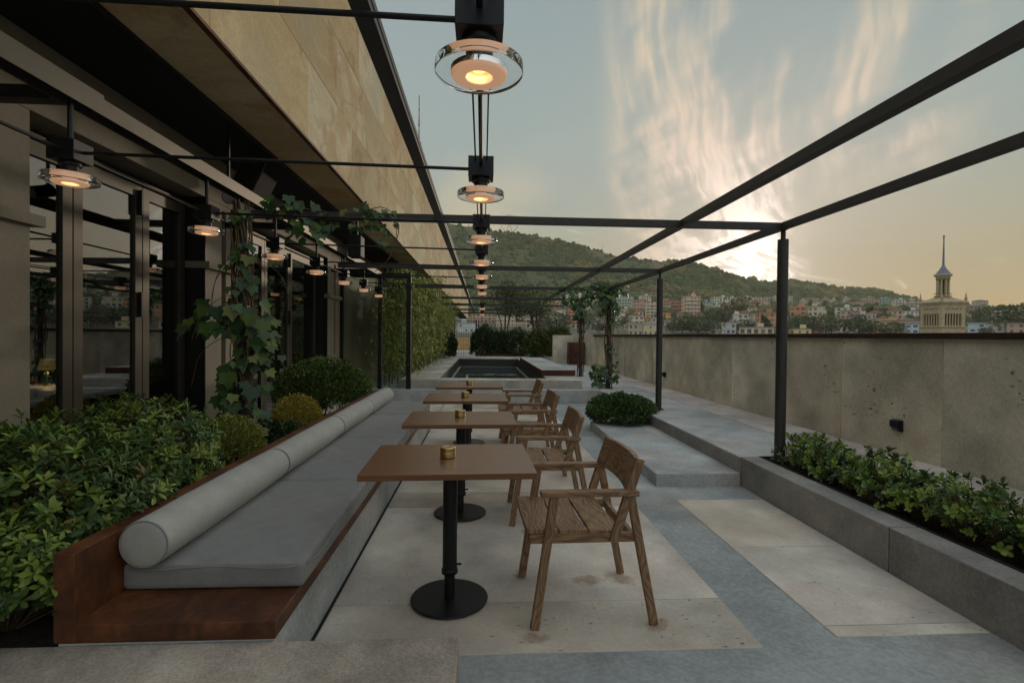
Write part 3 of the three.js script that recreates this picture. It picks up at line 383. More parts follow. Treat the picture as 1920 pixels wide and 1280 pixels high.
// ---------------------------------------------------------------- disc lamps
{
  const frost = new THREE.MeshPhysicalMaterial({ color: new THREE.Color(0.9, 0.82, 0.72), roughness: 0.65, emissive: new THREE.Color(1.0, 0.46, 0.22), emissiveIntensity: 0.2 }), glow = new THREE.MeshStandardMaterial({ color: new THREE.Color(1, 0.8, 0.5), emissive: new THREE.Color(1.0, 0.52, 0.16), emissiveIntensity: 0.3 }), core = new THREE.MeshStandardMaterial({ color: new THREE.Color(1, 0.9, 0.7), emissive: new THREE.Color(1.0, 0.6, 0.2), emissiveIntensity: 1.0 });
  const ln = 18, r0 = 1.427, sp = 1.27;
  function lamp() {
    const t = thing('disc_lamp', 'x', 'pendant lamp');
    part(t, 'housing', box(-0.065, 0.065, 0.085, 0.183, -0.065, 0.065, 0.002), M.lampMetal);
    part(t, 'collar', lathe([[0.0001, 0.084], [0.047, 0.084], [0.048, 0.081], [0.048, 0.068], [0.046, 0.065], [0.036, 0.064]], 36), M.lampMetal);
    part(t, 'neck', lathe([[0.036, 0.066], [0.036, 0.018], [0.034, 0.016], [0.0001, 0.016]], 32), M.lampMetal);
    const R = 0.122; part(t, 'glass_disc', lathe([[0.078, -0.014], [R - 0.003, -0.014], [R, -0.011], [R, 0.013], [R - 0.003, 0.016], [0.0785, 0.016], [0.078, 0.0155], [0.078, -0.014]], 64), M.clear);
    const fr = part(t, 'frosted_disc', lathe([[0.034, -0.002], [0.036, -0.022], [0.04, -0.024], [0.069, -0.024], [0.075, -0.021], [0.077, -0.015], [0.077, 0.0135], [0.0755, 0.0155], [0.034, 0.0155]], 48), frost);
    part(fr, 'glow_ring', lathe([[0.02, 0.0], [0.0335, -0.003], [0.0335, 0.012], [0.0001, 0.012]], 36), glow);
    part(t, 'bulb', new THREE.SphereGeometry(0.0145, 20, 12).translate(0, 0.003, 0), core);
    const pl = new THREE.PointLight(new THREE.Color(1, 0.62, 0.3), 0.005, 0, 2); pl.position.set(0, 0.003, 0); pl.shadow.radius = 0.5; pl.castShadow = true; t.add(pl);
    return t;
  }
  const L = lamp(); let first = true; const put = (x, y, d, label, group) => { let o; if (first) { o = L; first = false; o.position.set(x, y, -d); o.userData.label = label; } else o = dup(L, [x, y, d], label); o.userData.group = group; return o; };
  const ord = ['first', 'second', 'third', 'fourth', 'fifth', 'sixth', 'seventh', 'eighth', 'ninth', 'tenth'];
  const cd = []; for (let i = 0; i < 7; i++) cd.push(r0 + sp * i); cd.push(r0 + sp * 10.2, r0 + sp * 13.4);
  cd.forEach((d, i) => put(-0.016, 2.104, d, i === 0 ? 'largest glowing glass disc lamp, filling the upper centre of the view' : ord[i] + ' glass disc lamp in the row running over the tables', 'disc lamps over the tables'));
  const ld = []; for (let i = 1; i < 10; i++) ld.push(r0 + sp * i);
  ld.forEach((d, i) => { const o = put(-2.07, 2.128, d, i === 0 ? 'glass disc lamp hanging close to the first glazed doors' : ord[i] + ' glass disc lamp in the row along the restaurant front', 'disc lamps along the restaurant front'); part(o, 'suspension_rod', rod([0, 0.183, 0], [0, 0.4, 0], 0.0125, 12), M.lampMetal); });
  // connecting rods
  const og = 'rods between the lamps';
  cd.slice(0, 8).forEach((d, i) => whole('cross_rod', 'thin black rod joining the two lamp rows at the ' + ord[i] + ' lamp over the tables', 'rod', rod(w(-2.07, 2.262, d), w(-0.082, 2.238, d), 0.0085, 10), M.lampMetal, og));
  const rail = (x, y, ds, label) => { const t = thing('lamp_rail', label, 'rail'); let k = 0; for (let i = 0; i < ds.length; i++) { const a = i ? ds[i - 1] : -1.5; part(t, k++ ? 'rail_tube_' + String(k - 1).padStart(3, '0') : 'rail_tube', rod(w(x, y, a + 0.066), w(x, y, ds[i] - 0.066), 0.009, 8), M.lampMetal); if (x > -1) { part(t, 'feed_cable', rod(w(x + 0.03, y + 0.03, a + 0.066), w(x + 0.03, y + 0.03, ds[i] - 0.066), 0.004, 6), M.black); part(t, 'feed_cable', rod(w(x - 0.028, y + 0.025, a + 0.066), w(x - 0.028, y + 0.025, ds[i] - 0.066), 0.0045, 6), M.black); } } };
  rail(-0.016, 2.24, cd.slice(0, 8), 'dark rail of rods linking the lamps over the tables'); rail(-2.07, 2.26, ld, 'dark rail linking the lamps along the restaurant front');
}
// ---------------------------------------------------------------- plants
function leafGeo(L, W, cup, droop) {                 // leaf along +y, face +z, folded on its midrib
  const v = [[0, 0, 0], [-W * 0.55, L * 0.35, cup * 0.7], [0, L * 0.36, 0], [W * 0.55, L * 0.35, cup * 0.7], [-W, L * 0.68, cup], [0, L * 0.7, 0], [W, L * 0.68, cup], [-W * 0.6, L * 0.9, cup * 0.6], [W * 0.6, L * 0.9, cup * 0.6], [0, L, 0]];
  for (const p of v) p[2] -= droop * (p[1] / L) ** 2 * L;
  const f = [0, 2, 1, 0, 3, 2, 1, 2, 5, 1, 5, 4, 2, 3, 6, 2, 6, 5, 4, 5, 9, 4, 9, 7, 5, 6, 8, 5, 8, 9];
  const g = new THREE.BufferGeometry(); g.setAttribute('position', new THREE.Float32BufferAttribute(v.flat(), 3)); g.setAttribute('uv', new THREE.Float32BufferAttribute(v.flatMap((p) => [p[0], p[1]]), 2)); g.setIndex(f); g.computeVertexNormals(); return g;
}
function smallLeaf(L, W) { const v = [[0, 0, 0], [-W, L * 0.5, W * 0.3], [W, L * 0.5, W * 0.3], [0, L, -L * 0.12]]; const g = new THREE.BufferGeometry(); g.setAttribute('position', new THREE.Float32BufferAttribute(v.flat(), 3)); g.setAttribute('uv', new THREE.Float32BufferAttribute(v.flatMap((p) => [p[0], p[1]]), 2)); g.setIndex([0, 2, 1, 1, 2, 3]); g.computeVertexNormals(); return g; }
const leafMat = (r, g, b, rough = 0.5) => new THREE.MeshPhysicalMaterial({ color: new THREE.Color().setRGB(r, g, b), roughness: rough, transmission: 0.3, thickness: 0, ior: 1.4, side: THREE.DoubleSide });
const GREENS = [[0.085, 0.16, 0.034], [0.115, 0.2, 0.042], [0.065, 0.13, 0.03], [0.26, 0.36, 0.065], [0.05, 0.105, 0.028]];
const leafMats = [...GREENS, [0.3, 0.2, 0.06]].map((c) => leafMat(...c)), leafWhite = leafMat(1, 1, 1, 0.45);
const rosetteLeaf = leafGeo(0.068, 0.0125, 0.004, 0.22), broadLeaf = leafGeo(0.06, 0.016, 0.004, 0.15);
const V3 = (x, y, z) => new THREE.Vector3(x, y, z);
function orient(pos, dir, roll, s) { const q = new THREE.Quaternion().setFromUnitVectors(V3(0, 1, 0), dir.clone().normalize()); q.multiply(new THREE.Quaternion().setFromAxisAngle(V3(0, 1, 0), roll)); return new THREE.Matrix4().compose(pos, q, V3(s, s, s)); }
function leafInstances(parent, list, geo, name, mat = leafWhite) {
  if (!list.length) return; const im = new THREE.InstancedMesh(geo, mat, list.length); const c = new THREE.Color();
  list.forEach((l, i) => { im.setMatrixAt(i, l.m); im.setColorAt(i, c.setRGB(...l.c)); }); im.name = name; fin(im); stuffPart(im); parent.add(im); return im;
}
const pickColor = (r, pal, jitter = 0.25) => { const c = pal[Math.floor(r() * pal.length)], k = 1 + (r() - 0.5) * 2 * jitter; return [c[0] * k, c[1] * k, c[2] * k]; };
// rosette shrub: x,y,d is the middle of its base
function rosetteShrub(name, label, group, [x, y, d], [rx, ry, rz], o) {
  const t = thing(name, label, 'shrub', [x, y, d], 0, group), r = rng(o.seed), leaves = [], stems = [], pal = o.pal ?? GREENS, tipPal = o.tips ?? [[0.22, 0.32, 0.06], [0.28, 0.36, 0.06]];
  const eye = V3(0, EYE, 0).sub(t.position);
  for (let i = 0; i < o.n; i++) {
    const u = r() * Math.PI * 2, c = -0.25 + 1.25 * r(), s = Math.sqrt(Math.max(0, 1 - c * c)), lump = 0.78 + 0.36 * fbm(u * 2.2 + o.seed, c * 2.4, 3, o.seed), depth = r() < 0.62 ? 0.9 + 0.14 * r() : 0.5 + 0.4 * r();
    const n = V3(s * Math.cos(u), c, s * Math.sin(u)), p = V3(n.x * rx * lump * depth, ry * 0.42 + n.y * ry * 0.58 * lump * depth, n.z * rz * lump * depth); if (p.y < 0.01) continue;
    const axis = V3(n.x / rx, n.y / ry + 1.1 / ry, n.z / rz).normalize().add(V3(r() - 0.5, r() - 0.5, r() - 0.5).multiplyScalar(0.7)).normalize();
    const k = 7 + Math.floor(r() * 4), S = o.size * (0.72 + 0.5 * r()), side = V3(1, 0, 0).cross(axis).normalize(), fwd = axis.clone().cross(side), young = r() < (o.young ?? 0.22), dead = r() < 0.025, col = dead ? [0.3, 0.2, 0.06] : young ? pickColor(r, tipPal, 0.15) : pickColor(r, pal, 0.3), mi = dead ? 5 : young ? 3 : Math.floor(r() * 5);
    if (r() < 0.5) stems.push(rod([p.x * 0.25, 0.02, p.z * 0.25], p.toArray(), 0.0035, 5, 0.002));
    for (let j = 0; j < k; j++) {
      const a = j * 2.4 + r() * 0.4, tilt = 0.35 + 0.95 * (j / k) + 0.2 * r(), dir = axis.clone().multiplyScalar(Math.cos(tilt)).add(side.clone().multiplyScalar(Math.sin(tilt) * Math.cos(a))).add(fwd.clone().multiplyScalar(Math.sin(tilt) * Math.sin(a)));
      const q = new THREE.Quaternion(), Y = dir.normalize(), Z0 = axis.clone().sub(Y.clone().multiplyScalar(axis.dot(Y))).normalize(), X = Y.clone().cross(Z0), m = new THREE.Matrix4().makeBasis(X, Y, Z0), s2 = S * (0.55 + 0.75 * r()) * (young ? 0.8 : 1); q.setFromRotationMatrix(m);
      const pos = p.clone().add(axis.clone().multiplyScalar(0.02 * (1 - j / k))); m.compose(pos, q, V3(s2, s2, s2)); leaves.push({ m, c: col, mi, score: pos.distanceTo(eye) - 1.2 * n.clone().dot(eye.clone().normalize()) * Math.min(rx, ry, rz) - pos.y * 0.5 });
    }
  }
  const g = o.leaf ?? rosetteLeaf; leaves.sort((a, b) => a.score - b.score); const np = Math.min(o.parts ?? 0, leaves.length);
  for (let i = 0; i < np; i++) { const m = fin(new THREE.Mesh(g, leafMats[leaves[i].mi])); m.name = i ? 'leaf_' + String(i).padStart(3, '0') : 'leaf'; leaves[i].m.decompose(m.position, m.quaternion, m.scale); t.add(m); }
  leafInstances(t, leaves.slice(np), g, 'foliage'); if (stems.length) part(t, 'stems', stems, M.bark); return t;
}
M.bark = surf(256, 0.3, (u, v) => { const a = fbm(u * 20, v * 5, 4, 131, 20, 5); return [...sh(hx(0x6a543c), 0.6 + 0.7 * a), a]; }, { rough: 0.9, bump: 0.003 });
// clipped small-leaved ball
function leafBall(name, label, group, [x, y, d], [rx, ry, rz], n, pal, seed, size = 1, geo, lump = 0.12) {
  const t = thing(name, label, 'shrub', [x, y, d], 0, group), r = rng(seed), L = []; const lg = geo ?? (leafBall.g ??= smallLeaf(0.02, 0.006));
  for (let i = 0; i < n; i++) { const u = r() * 6.283, c = -0.5 + 1.5 * r(), s = Math.sqrt(Math.max(0, 1 - c * c)), dep = (r() < 0.3 ? 0.35 + 0.5 * r() : 0.82 + 0.2 * r()) + lump * (fbm(Math.cos(u) * 1.6 + 4, Math.sin(u) * 1.6 + c * 2.2 + seed, 3, seed) - 0.5) * 2, nn = V3(s * Math.cos(u), c, s * Math.sin(u)), p = V3(nn.x * rx * dep, ry * 0.5 + nn.y * ry * 0.55 * dep, nn.z * rz * dep); if (p.y < 0) continue; const dir = nn.add(V3(r() - 0.5, r() * 0.9 - 0.2, r() - 0.5).multiplyScalar(1.5)).normalize(); L.push({ m: orient(p, dir, r() * 6.28, size * (0.7 + 0.7 * r())), c: pickColor(r, pal, 0.3) }); }
  leafInstances(t, L, lg, 'foliage'); const st = []; for (let i = 0; i < 9; i++) { const a = i * 0.7, q = 0.6 * r() + 0.2; st.push(rod([0.02 * Math.cos(a), 0, 0.02 * Math.sin(a)], [rx * q * Math.cos(a), ry * 0.75, rz * q * Math.sin(a)], 0.006, 5, 0.002)); } part(t, 'stems', st, M.bark);
  return t;
}
// soil of the bed behind the bench
struct('planting_bed', box(-2.86, -1.519, -0.1, 0.23, 1.9, 7.4), M.soil, 'dark planting soil between the bench back and the restaurant');
const bedG = 'shrubs behind the bench';
rosetteShrub('glossy_shrub', 'large glossy green shrub at the corner beside the bench end', bedG, [-2.06, 0.22, 2.32], [0.56, 0.72, 0.5], { n: 1150, size: 0.72, seed: 3, parts: 300 });
rosetteShrub('glossy_shrub', 'glossy green shrub filling the corner against the wall and platform', bedG, [-2.5, 0.22, 2.55], [0.42, 0.66, 0.62], { n: 640, size: 0.72, seed: 5, parts: 120 });
rosetteShrub('glossy_shrub', 'glossy green shrub spilling low over the platform edge', bedG, [-1.78, 0.24, 2.02], [0.26, 0.44, 0.22], { n: 420, size: 0.7, seed: 14, parts: 180 });
rosetteShrub('glossy_shrub', 'bright green bushy shrub just before the glazed doors', bedG, [-2.16, 0.22, 3.3], [0.46, 0.72, 0.5], { n: 1000, size: 0.72, seed: 8, parts: 300, young: 0.35 });
const yel = [[0.46, 0.38, 0.05], [0.33, 0.3, 0.045], [0.52, 0.4, 0.055], [0.2, 0.22, 0.036]], grn = [[0.085, 0.15, 0.03], [0.13, 0.2, 0.04], [0.17, 0.23, 0.045], [0.06, 0.11, 0.026]];
leafBall('clipped_ball', 'round olive green clipped ball beside the bench back', 'clipped balls behind the bench', [-1.93, 0.25, 4.05], [0.24, 0.46, 0.24], 5200, [[0.25, 0.28, 0.05], [0.18, 0.22, 0.04], [0.33, 0.33, 0.055]], 17);
leafBall('clipped_ball', 'round golden yellow clipped ball beyond the ivy', 'clipped balls behind the bench', [-1.92, 0.25, 5.42], [0.25, 0.46, 0.25], 5200, yel, 18);
leafBall('domed_shrub', 'wide domed green shrub at the far end of the bench', null, [-2.15, 0.2, 7.05], [0.6, 0.78, 0.55], 13000, grn, 19, 1.9, undefined, 0.2);
leafBall('low_shrub', 'small dark shrub at the foot of the ivy', null, [-1.9, 0.22, 4.85], [0.22, 0.3, 0.25], 1200, [[0.03, 0.06, 0.018], [0.05, 0.09, 0.02]], 20, 2.0);
// hedge in the kerb planter
{ const r = rng(44); for (let i = 0; i < 15; i++) { const d = 4.42 - i * 0.235; rosetteShrub('hedge_plant', i === 0 ? 'bushy hedge plant at the foot of the nearest pergola post' : ['second', 'third', 'fourth', 'fifth', 'sixth', 'seventh', 'eighth', 'ninth', 'tenth', 'eleventh', 'twelfth', 'thirteenth', 'fourteenth', 'fifteenth'][i - 1] + ' hedge plant from the pergola post along the kerb planter', 'hedge plants in the kerb planter', [2.84 + (r() - 0.5) * 0.08, 0.19, d], [0.22, 0.26 + 0.13 * r() + (i > 8 ? 0.06 : 0), 0.19], { n: 100, size: 0.68 + 0.14 * r(), seed: 100 + i * 7, parts: i < 11 ? 110 : 0, young: 0.45, leaf: broadLeaf }); } }
leafBall('step_bush', 'dense dark green bush growing on the low concrete step', null, [2.07, 0.05, 7.45], [0.5, 0.44, 0.5], 12000, [[0.06, 0.12, 0.028], [0.085, 0.16, 0.038], [0.045, 0.09, 0.024], [0.13, 0.2, 0.05]], 46, 2.0, undefined, 0.22);

// ivy with lobed leaves
const ivyLeaf = (() => { const out = [[0, 0], [0.34, -0.1], [0.62, 0.06], [0.5, 0.3], [0.66, 0.62], [0.32, 0.62], [0.16, 0.86], [0, 1.12], [-0.16, 0.86], [-0.32, 0.62], [-0.66, 0.62], [-0.5, 0.3], [-0.62, 0.06], [-0.34, -0.1]]; const v = [[0, 0.34, -0.03]]; out.forEach(([x, y]) => v.push([x, y, 0.1 * Math.abs(x) - 0.12 * y * y * 0.6])); const f = []; for (let i = 1; i <= out.length; i++) f.push(0, i, i % out.length + 1); const g = new THREE.BufferGeometry(); g.setAttribute('position', new THREE.Float32BufferAttribute(v.flat(), 3)); g.setAttribute('uv', new THREE.Float32BufferAttribute(v.flatMap((p) => [p[0], p[1]]), 2)); g.setIndex(f); g.computeVertexNormals(); return g; })();
const ivyMats = [[0.036, 0.09, 0.024], [0.055, 0.125, 0.03], [0.1, 0.17, 0.036], [0.028, 0.072, 0.024], [0.2, 0.24, 0.05]].map((c) => leafMat(...c, 0.36));
function ivy(name, label, cat, seed, spots, stems, base) {
  const t = thing(name, label, cat), r = rng(seed); let n = 0;
  for (const s of stems) { const g = tube(s.p, s.r ?? 0.005, 28, 5); part(t, 'stem', g, M.bark); }
  const add = (p, sz, out) => { const m = fin(new THREE.Mesh(ivyLeaf, ivyMats[r() < 0.08 ? 4 : Math.floor(r() * 4)])); m.name = n ? 'leaf_' + String(n).padStart(3, '0') : 'leaf'; n++; const Z = out.clone().add(V3(r() - 0.5, r() * 0.7, r() - 0.5).multiplyScalar(0.9)).normalize(), Y0 = V3((r() - 0.5) * 0.9, -1, (r() - 0.5) * 0.9), Y = Y0.sub(Z.clone().multiplyScalar(Y0.dot(Z))).normalize(), X = Y.clone().cross(Z); m.quaternion.setFromRotationMatrix(new THREE.Matrix4().makeBasis(X, Y, Z)); m.position.copy(p); const k = sz * (0.46 + 0.58 * r()); m.scale.set(k, k, k); t.add(m); };
  for (const s of spots) for (let i = 0; i < s.n && n < 300; i++) { const u = r() * 6.283, q = Math.sqrt(r()), p = V3(s.c[0] + s.r[0] * q * Math.cos(u), s.c[1] + s.r[1] * (2 * r() - 1), -s.c[2] - s.r[2] * q * Math.sin(u)); add(p, s.s, V3(Math.cos(u) * 0.7 + 0.25, 0.15, Math.max(-0.1, -Math.sin(u)) * 0.4 + 0.75)); }
  return t;
}
{
  const r = rng(71), st = []; const X = -2.03, D = 4.46;
  for (let i = 0; i < 16; i++) { const p = []; const a0 = r() * 6.28; for (let k = 0; k <= 9; k++) { const y = 0.22 + k * 0.25, a = a0 + k * 0.6, q = 0.05 + 0.05 * r(); p.push([X + q * Math.cos(a), y, -D + q * Math.sin(a)]); } st.push({ p, r: 0.004 + 0.003 * r() }); }
  for (let i = 0; i < 12; i++) { const y0 = 1.1 + 1.1 * r(), a = r() * 6.28, l = 0.15 + 0.3 * r(); st.push({ p: [[X, y0, -D], [X + 0.1 * Math.cos(a), y0 + 0.06, -D + 0.1 * Math.sin(a)], [X + l * 0.8 * Math.cos(a), y0 - 0.08, -D + l * 0.7 * Math.sin(a)], [X + l * Math.cos(a), y0 - 0.3 * r() - 0.12, -D + l * Math.sin(a)]], r: 0.003 }); }
  st.push({ p: [[X, 2.3, -D], [X + 0.4, 2.42, -D + 0.03], [X + 0.9, 2.39, -D], [-0.85, 2.45, -D + 0.02], [-0.72, 2.3, -D + 0.04], [-0.8, 2.0, -D + 0.06]], r: 0.004 });
  st.push({ p: [[-0.95, 2.42, -D], [-0.75, 2.33, -D + 0.06], [-0.78, 2.05, -D + 0.05], [-0.92, 1.9, -D + 0.03]], r: 0.003 });
  ivy('climbing_ivy', 'leafy green ivy climbing a post beside the doors and trailing along the beam', 'ivy', 72, [
    { c: [X, 2.2, D - 0.05], r: [0.1, 0.2, 0.1], n: 20, s: 0.085 }, { c: [X + 0.02, 1.85, D - 0.06], r: [0.16, 0.22, 0.12], n: 22, s: 0.09 }, { c: [X - 0.12, 1.5, D - 0.1], r: [0.34, 0.14, 0.18], n: 42, s: 0.125 }, { c: [X + 0.12, 1.32, D - 0.08], r: [0.24, 0.22, 0.18], n: 42, s: 0.125 }, { c: [X + 0.03, 0.98, D - 0.08], r: [0.22, 0.18, 0.17], n: 30, s: 0.12 }, { c: [X + 0.03, 0.66, D - 0.06], r: [0.2, 0.2, 0.16], n: 26, s: 0.11 }, { c: [X + 0.03, 0.4, D - 0.06], r: [0.16, 0.16, 0.16], n: 14, s: 0.1 },
    { c: [-1.62, 2.42, D - 0.02], r: [0.24, 0.1, 0.07], n: 26, s: 0.09 }, { c: [-1.5, 2.24, D - 0.03], r: [0.18, 0.1, 0.06], n: 18, s: 0.1 }, { c: [-1.12, 2.36, D - 0.02], r: [0.28, 0.09, 0.07], n: 28, s: 0.075 }, { c: [-0.86, 2.28, D - 0.03], r: [0.12, 0.16, 0.06], n: 22, s: 0.06 }, { c: [-0.98, 2.47, D], r: [0.06, 0.05, 0.05], n: 5, s: 0.07 }], st);
}
function postVine(label, d, seed, full = true) {
  const X = PX, st = [], r = rng(seed); for (let i = 0; i < 14; i++) { const p = [], a0 = r() * 6.28; for (let q = 0; q <= 8; q++) { const a = a0 + q * 0.7, R = 0.06 + 0.05 * r(); p.push([X + R * Math.cos(a), UP + q * 0.26, -d + R * Math.sin(a)]); } st.push({ p, r: 0.006 }); }
  ivy('post_vine', label, 'vine', seed, [{ c: [X - 0.05, 2.36, d], r: [0.5, 0.16, 0.2], n: 90, s: 0.125 }, { c: [X - 0.02, 2.05, d - 0.05], r: [0.22, 0.22, 0.16], n: 60, s: 0.125 }, { c: [X + 0.06, 1.7, d - 0.05], r: [0.15, 0.2, 0.12], n: 22, s: 0.09 }, ...(full ? [{ c: [X + 0.06, 1.1, d - 0.05], r: [0.13, 0.3, 0.1], n: 16, s: 0.08 }, { c: [X - 0.1, 0.55, d - 0.05], r: [0.3, 0.24, 0.22], n: 66, s: 0.125 }, { c: [X - 0.85, 2.38, d], r: [0.35, 0.09, 0.14], n: 26, s: 0.09 }] : [])], st);
}
postVine('straggling vine wrapped around the third pergola post', 10.77, 81); postVine('leafy vine on the pergola post beyond the pool corner', 13.9, 82, false);
// bamboo hedge
{
  const bl = smallLeaf(0.1, 0.0115), pal = [[0.33, 0.4, 0.075], [0.26, 0.33, 0.065], [0.4, 0.42, 0.1], [0.18, 0.25, 0.05], [0.34, 0.27, 0.08]], culm = flat('#6d7038', 0.5);
  for (let i = 0; i < 9; i++) { const d = 11.25 + i * 1.35 + (i > 5 ? (i - 5) * 0.5 : 0), t = thing('bamboo_clump', ['first', 'second', 'third', 'fourth', 'fifth', 'sixth', 'seventh', 'eighth', 'last'][i] + ' fine leaved bamboo clump from the glass screen along the pool', 'bamboo', [-1.93, UP, d], 0, 'bamboo clumps beside the pool'), r = rng(200 + i), L = [], c = [];
    for (let k = 0; k < 14; k++) { const x = (r() - 0.5) * 0.8, z = (r() - 0.5) * 1.3, h = 2.0 + 0.6 * r(), bx = x + 0.25 * r() + 0.1, bz = z + (r() - 0.5) * 0.4; c.push(tube([[x, 0, z], [x * 0.6 + bx * 0.4, h * 0.6, (z + bz) / 2], [bx, h, bz]], 0.008, 10, 5)); for (let q = 0; q < 480; q++) { const u = 0.08 + 0.95 * Math.sqrt(r()), sp = 0.34, p = V3(mix(x, bx, u * u) + (r() - 0.4) * sp * 1.3, u * h, mix(z, bz, u) + (r() - 0.5) * sp * 1.6), dir = V3((r() - 0.35) * 1.3, -0.25 - 0.7 * r(), (r() - 0.3) * 1.2).normalize(); L.push({ m: orient(p, dir, r() * 6.28, 0.7 + 0.7 * r()), c: pickColor(r, pal, 0.3) }); } }
    part(t, 'culms', c, culm); leafInstances(t, L, bl, 'foliage'); }
  for (const [d, x, h] of [[11.6, -1.75, 2.75], [12.4, -1.7, 2.65]]) { const t = thing('bamboo_shoot', h > 2.7 ? 'tall thin bamboo shoot rising above the hedge' : 'second thin bamboo shoot leaning over the pool', 'bamboo', [x, UP, d], 0, 'bamboo clumps beside the pool'), r = rng(d * 10), L = []; part(t, 'culm', tube([[-0.15, 0, 0], [0, h * 0.6, 0.05], [0.35, h - UP, 0.1]], 0.007, 14, 5), culm); for (let q = 0; q < 70; q++) { const u = 0.65 + 0.35 * r(); L.push({ m: orient(V3(0.35 * u * u + (r() - 0.5) * 0.3, (h - UP) * u, 0.1 + (r() - 0.5) * 0.3), V3(r() - 0.4, -0.5, r() - 0.5).normalize(), r() * 6, 1), c: pickColor(r, pal) }); } leafInstances(t, L, bl, 'foliage'); }
}
// rear garden behind the pool
{
  const pal1 = [[0.08, 0.12, 0.032], [0.12, 0.15, 0.042], [0.055, 0.085, 0.025], [0.15, 0.14, 0.05]];
  function tree(name, label, x, d, base, H, R, n, seed, pal, grp, lean = 0) {
    const t = thing(name, label, 'tree', [x, base, d], 0, grp), r = rng(seed), L = [], lg = tree.g ??= smallLeaf(0.1, 0.028), tr = [];
    for (let k = 0; k < 5; k++) { const a = k * 1.26 + r(), q = R * 0.55; tr.push(tube([[0.06 * Math.cos(a), 0, 0.06 * Math.sin(a)], [0.25 * q * Math.cos(a), H * 0.4, 0.25 * q * Math.sin(a)], [q * Math.cos(a) + lean, H * 0.8, q * Math.sin(a)]], 0.03, 12, 6)); } part(t, 'trunk', tr, M.bark);
    const blobs = []; for (let k = 0; k < 26; k++) { const u = r() * 6.28, q = Math.sqrt(r()) * 0.8; blobs.push([q * R * Math.cos(u) + lean, H * (0.52 + 0.4 * r()), q * R * Math.sin(u), R * (0.22 + 0.2 * r())]); }
    for (let i = 0; i < n; i++) { const b = blobs[Math.floor(r() * blobs.length)], u = r() * 6.28, c = 2 * r() - 1, s = Math.sqrt(1 - c * c), q = b[3] * (0.55 + 0.5 * r()); L.push({ m: orient(V3(b[0] + q * s * Math.cos(u), b[1] + q * c * 0.8, b[2] + q * s * Math.sin(u)), V3(r() - 0.5, r() - 0.65, r() - 0.5).normalize(), r() * 6.28, 0.6 + 0.6 * r()), c: pickColor(r, pal, 0.3) }); }
    const cr = leafInstances(t, L, lg, 'crown'); return t;
  }
  tree('garden_tree', 'rounded multi stemmed tree behind the pool', 1.1, 25.2, UP, 4.1, 1.35, 4600, 301, pal1, 'trees behind the pool'); tree('garden_tree', 'smaller multi stemmed tree nearer the far corner of the terrace', 2.7, 26.0, UP, 3.8, 1.15, 3800, 302, pal1, 'trees behind the pool');
  for (const [x, d, rx, h, c, lb] of [[-0.05, 23.3, 0.5, 1.35, 0, 'dark bushy shrub beside the mesh gate'], [0.75, 23.6, 0.6, 1.2, 0, 'low dark shrub under the rounded tree'], [1.7, 23.6, 0.75, 1.25, 0, 'broad dark shrub in the rear planter'], [2.5, 22.8, 0.6, 1.35, 1, 'feathery green shrub beside the wall return'], [3.3, 22.4, 0.65, 1.45, 1, 'feathery green shrub behind the wall return'], [2.5, 21.6, 0.4, 1.1, 1, 'small feathery shrub before the wall return'], [-1.45, 20.5, 0.4, 1.1, 0, 'dark shrub at the end of the bamboo']])
    leafBall('rear_shrub', lb, 'shrubs behind the pool', [x, UP, d], [rx, h, rx], 5200, c ? [[0.09, 0.13, 0.025], [0.06, 0.1, 0.02], [0.12, 0.14, 0.03]] : [[0.045, 0.085, 0.024], [0.065, 0.11, 0.03], [0.035, 0.065, 0.02]], 310 + Math.round(x * 7 + d), 4.2, undefined, 0.5);
  const pl = thing('steel_planter', 'long rust brown steel planter at the back of the pool', 'planter', [0.9, UP, 23.1]); part(pl, 'front_panel', box(-1, 1, 0, 0.28, -0.02, 0, 0.003), M.rust); part(pl, 'end_panel', box(-1, -0.98, 0, 0.28, 0.001, 1), M.rust); part(pl, 'soil', box(-0.98, 1, 0, 0.22, 0.002, 1), M.soil);
  const kb = thing('low_planter_wall', 'low concrete planter wall running to the wall return', 'planter', [0, UP, 0]); part(kb, 'kerb', bar(w(2.0, 0.1, 23.1), w(2.85, 0.1, 20.6), 0.14, 0.24, 0.004), M.concrete);
  for (const [a, lb] of [[-0.14, 'pale wooden stake leaning on the rounded tree'], [0.32, 'second pale wooden stake crossing the first']]) whole('tree_stake', lb, 'stake', bar(w(1.0 + a * 2.2, UP, 24.6), w(1.0 - a * 0.6, UP + 1.3, 24.6 + a * 0.2), 0.04, 0.04), flat('#8a8068', 0.8), 'tree stakes');
  // mesh gate and fence
  const gm = M.black; const fence = (lb, nm2, x0, x1, d, h) => { const t = thing(nm2, lb, nm2 === 'mesh_gate' ? 'gate' : 'fence', [0, UP, d]); part(t, 'post', rod([x0, 0, 0], [x0, h, 0], 0.03, 8), gm); part(t, 'post', rod([x1, 0, 0], [x1, h + 0.06, 0], 0.035, 8), gm); part(t, 'rail', rod([x0, h - 0.02, 0], [x1, h - 0.02, 0], 0.014, 6), gm); part(t, 'rail', rod([x0, 0.06, 0], [x1, 0.06, 0], 0.014, 6), gm); const ws = []; for (let x = x0 + 0.11; x < x1; x += 0.11) ws.push(rod([x, 0.06, 0], [x, h - 0.02, 0], 0.0045, 4)); for (let y = 0.25; y < h - 0.05; y += 0.2) ws.push(rod([x0, y, 0], [x1, y, 0], 0.0045, 4)); stuffPart(part(t, 'wire_mesh', ws, gm)); };
  fence('black wire mesh gate between the bamboo and the rear shrubs', 'mesh_gate', -1.32, -0.3, 24.2, 1.78); fence('black wire mesh fence behind the trees past the pool', 'mesh_fence', -0.2, 3.9, 26.9, 1.9);
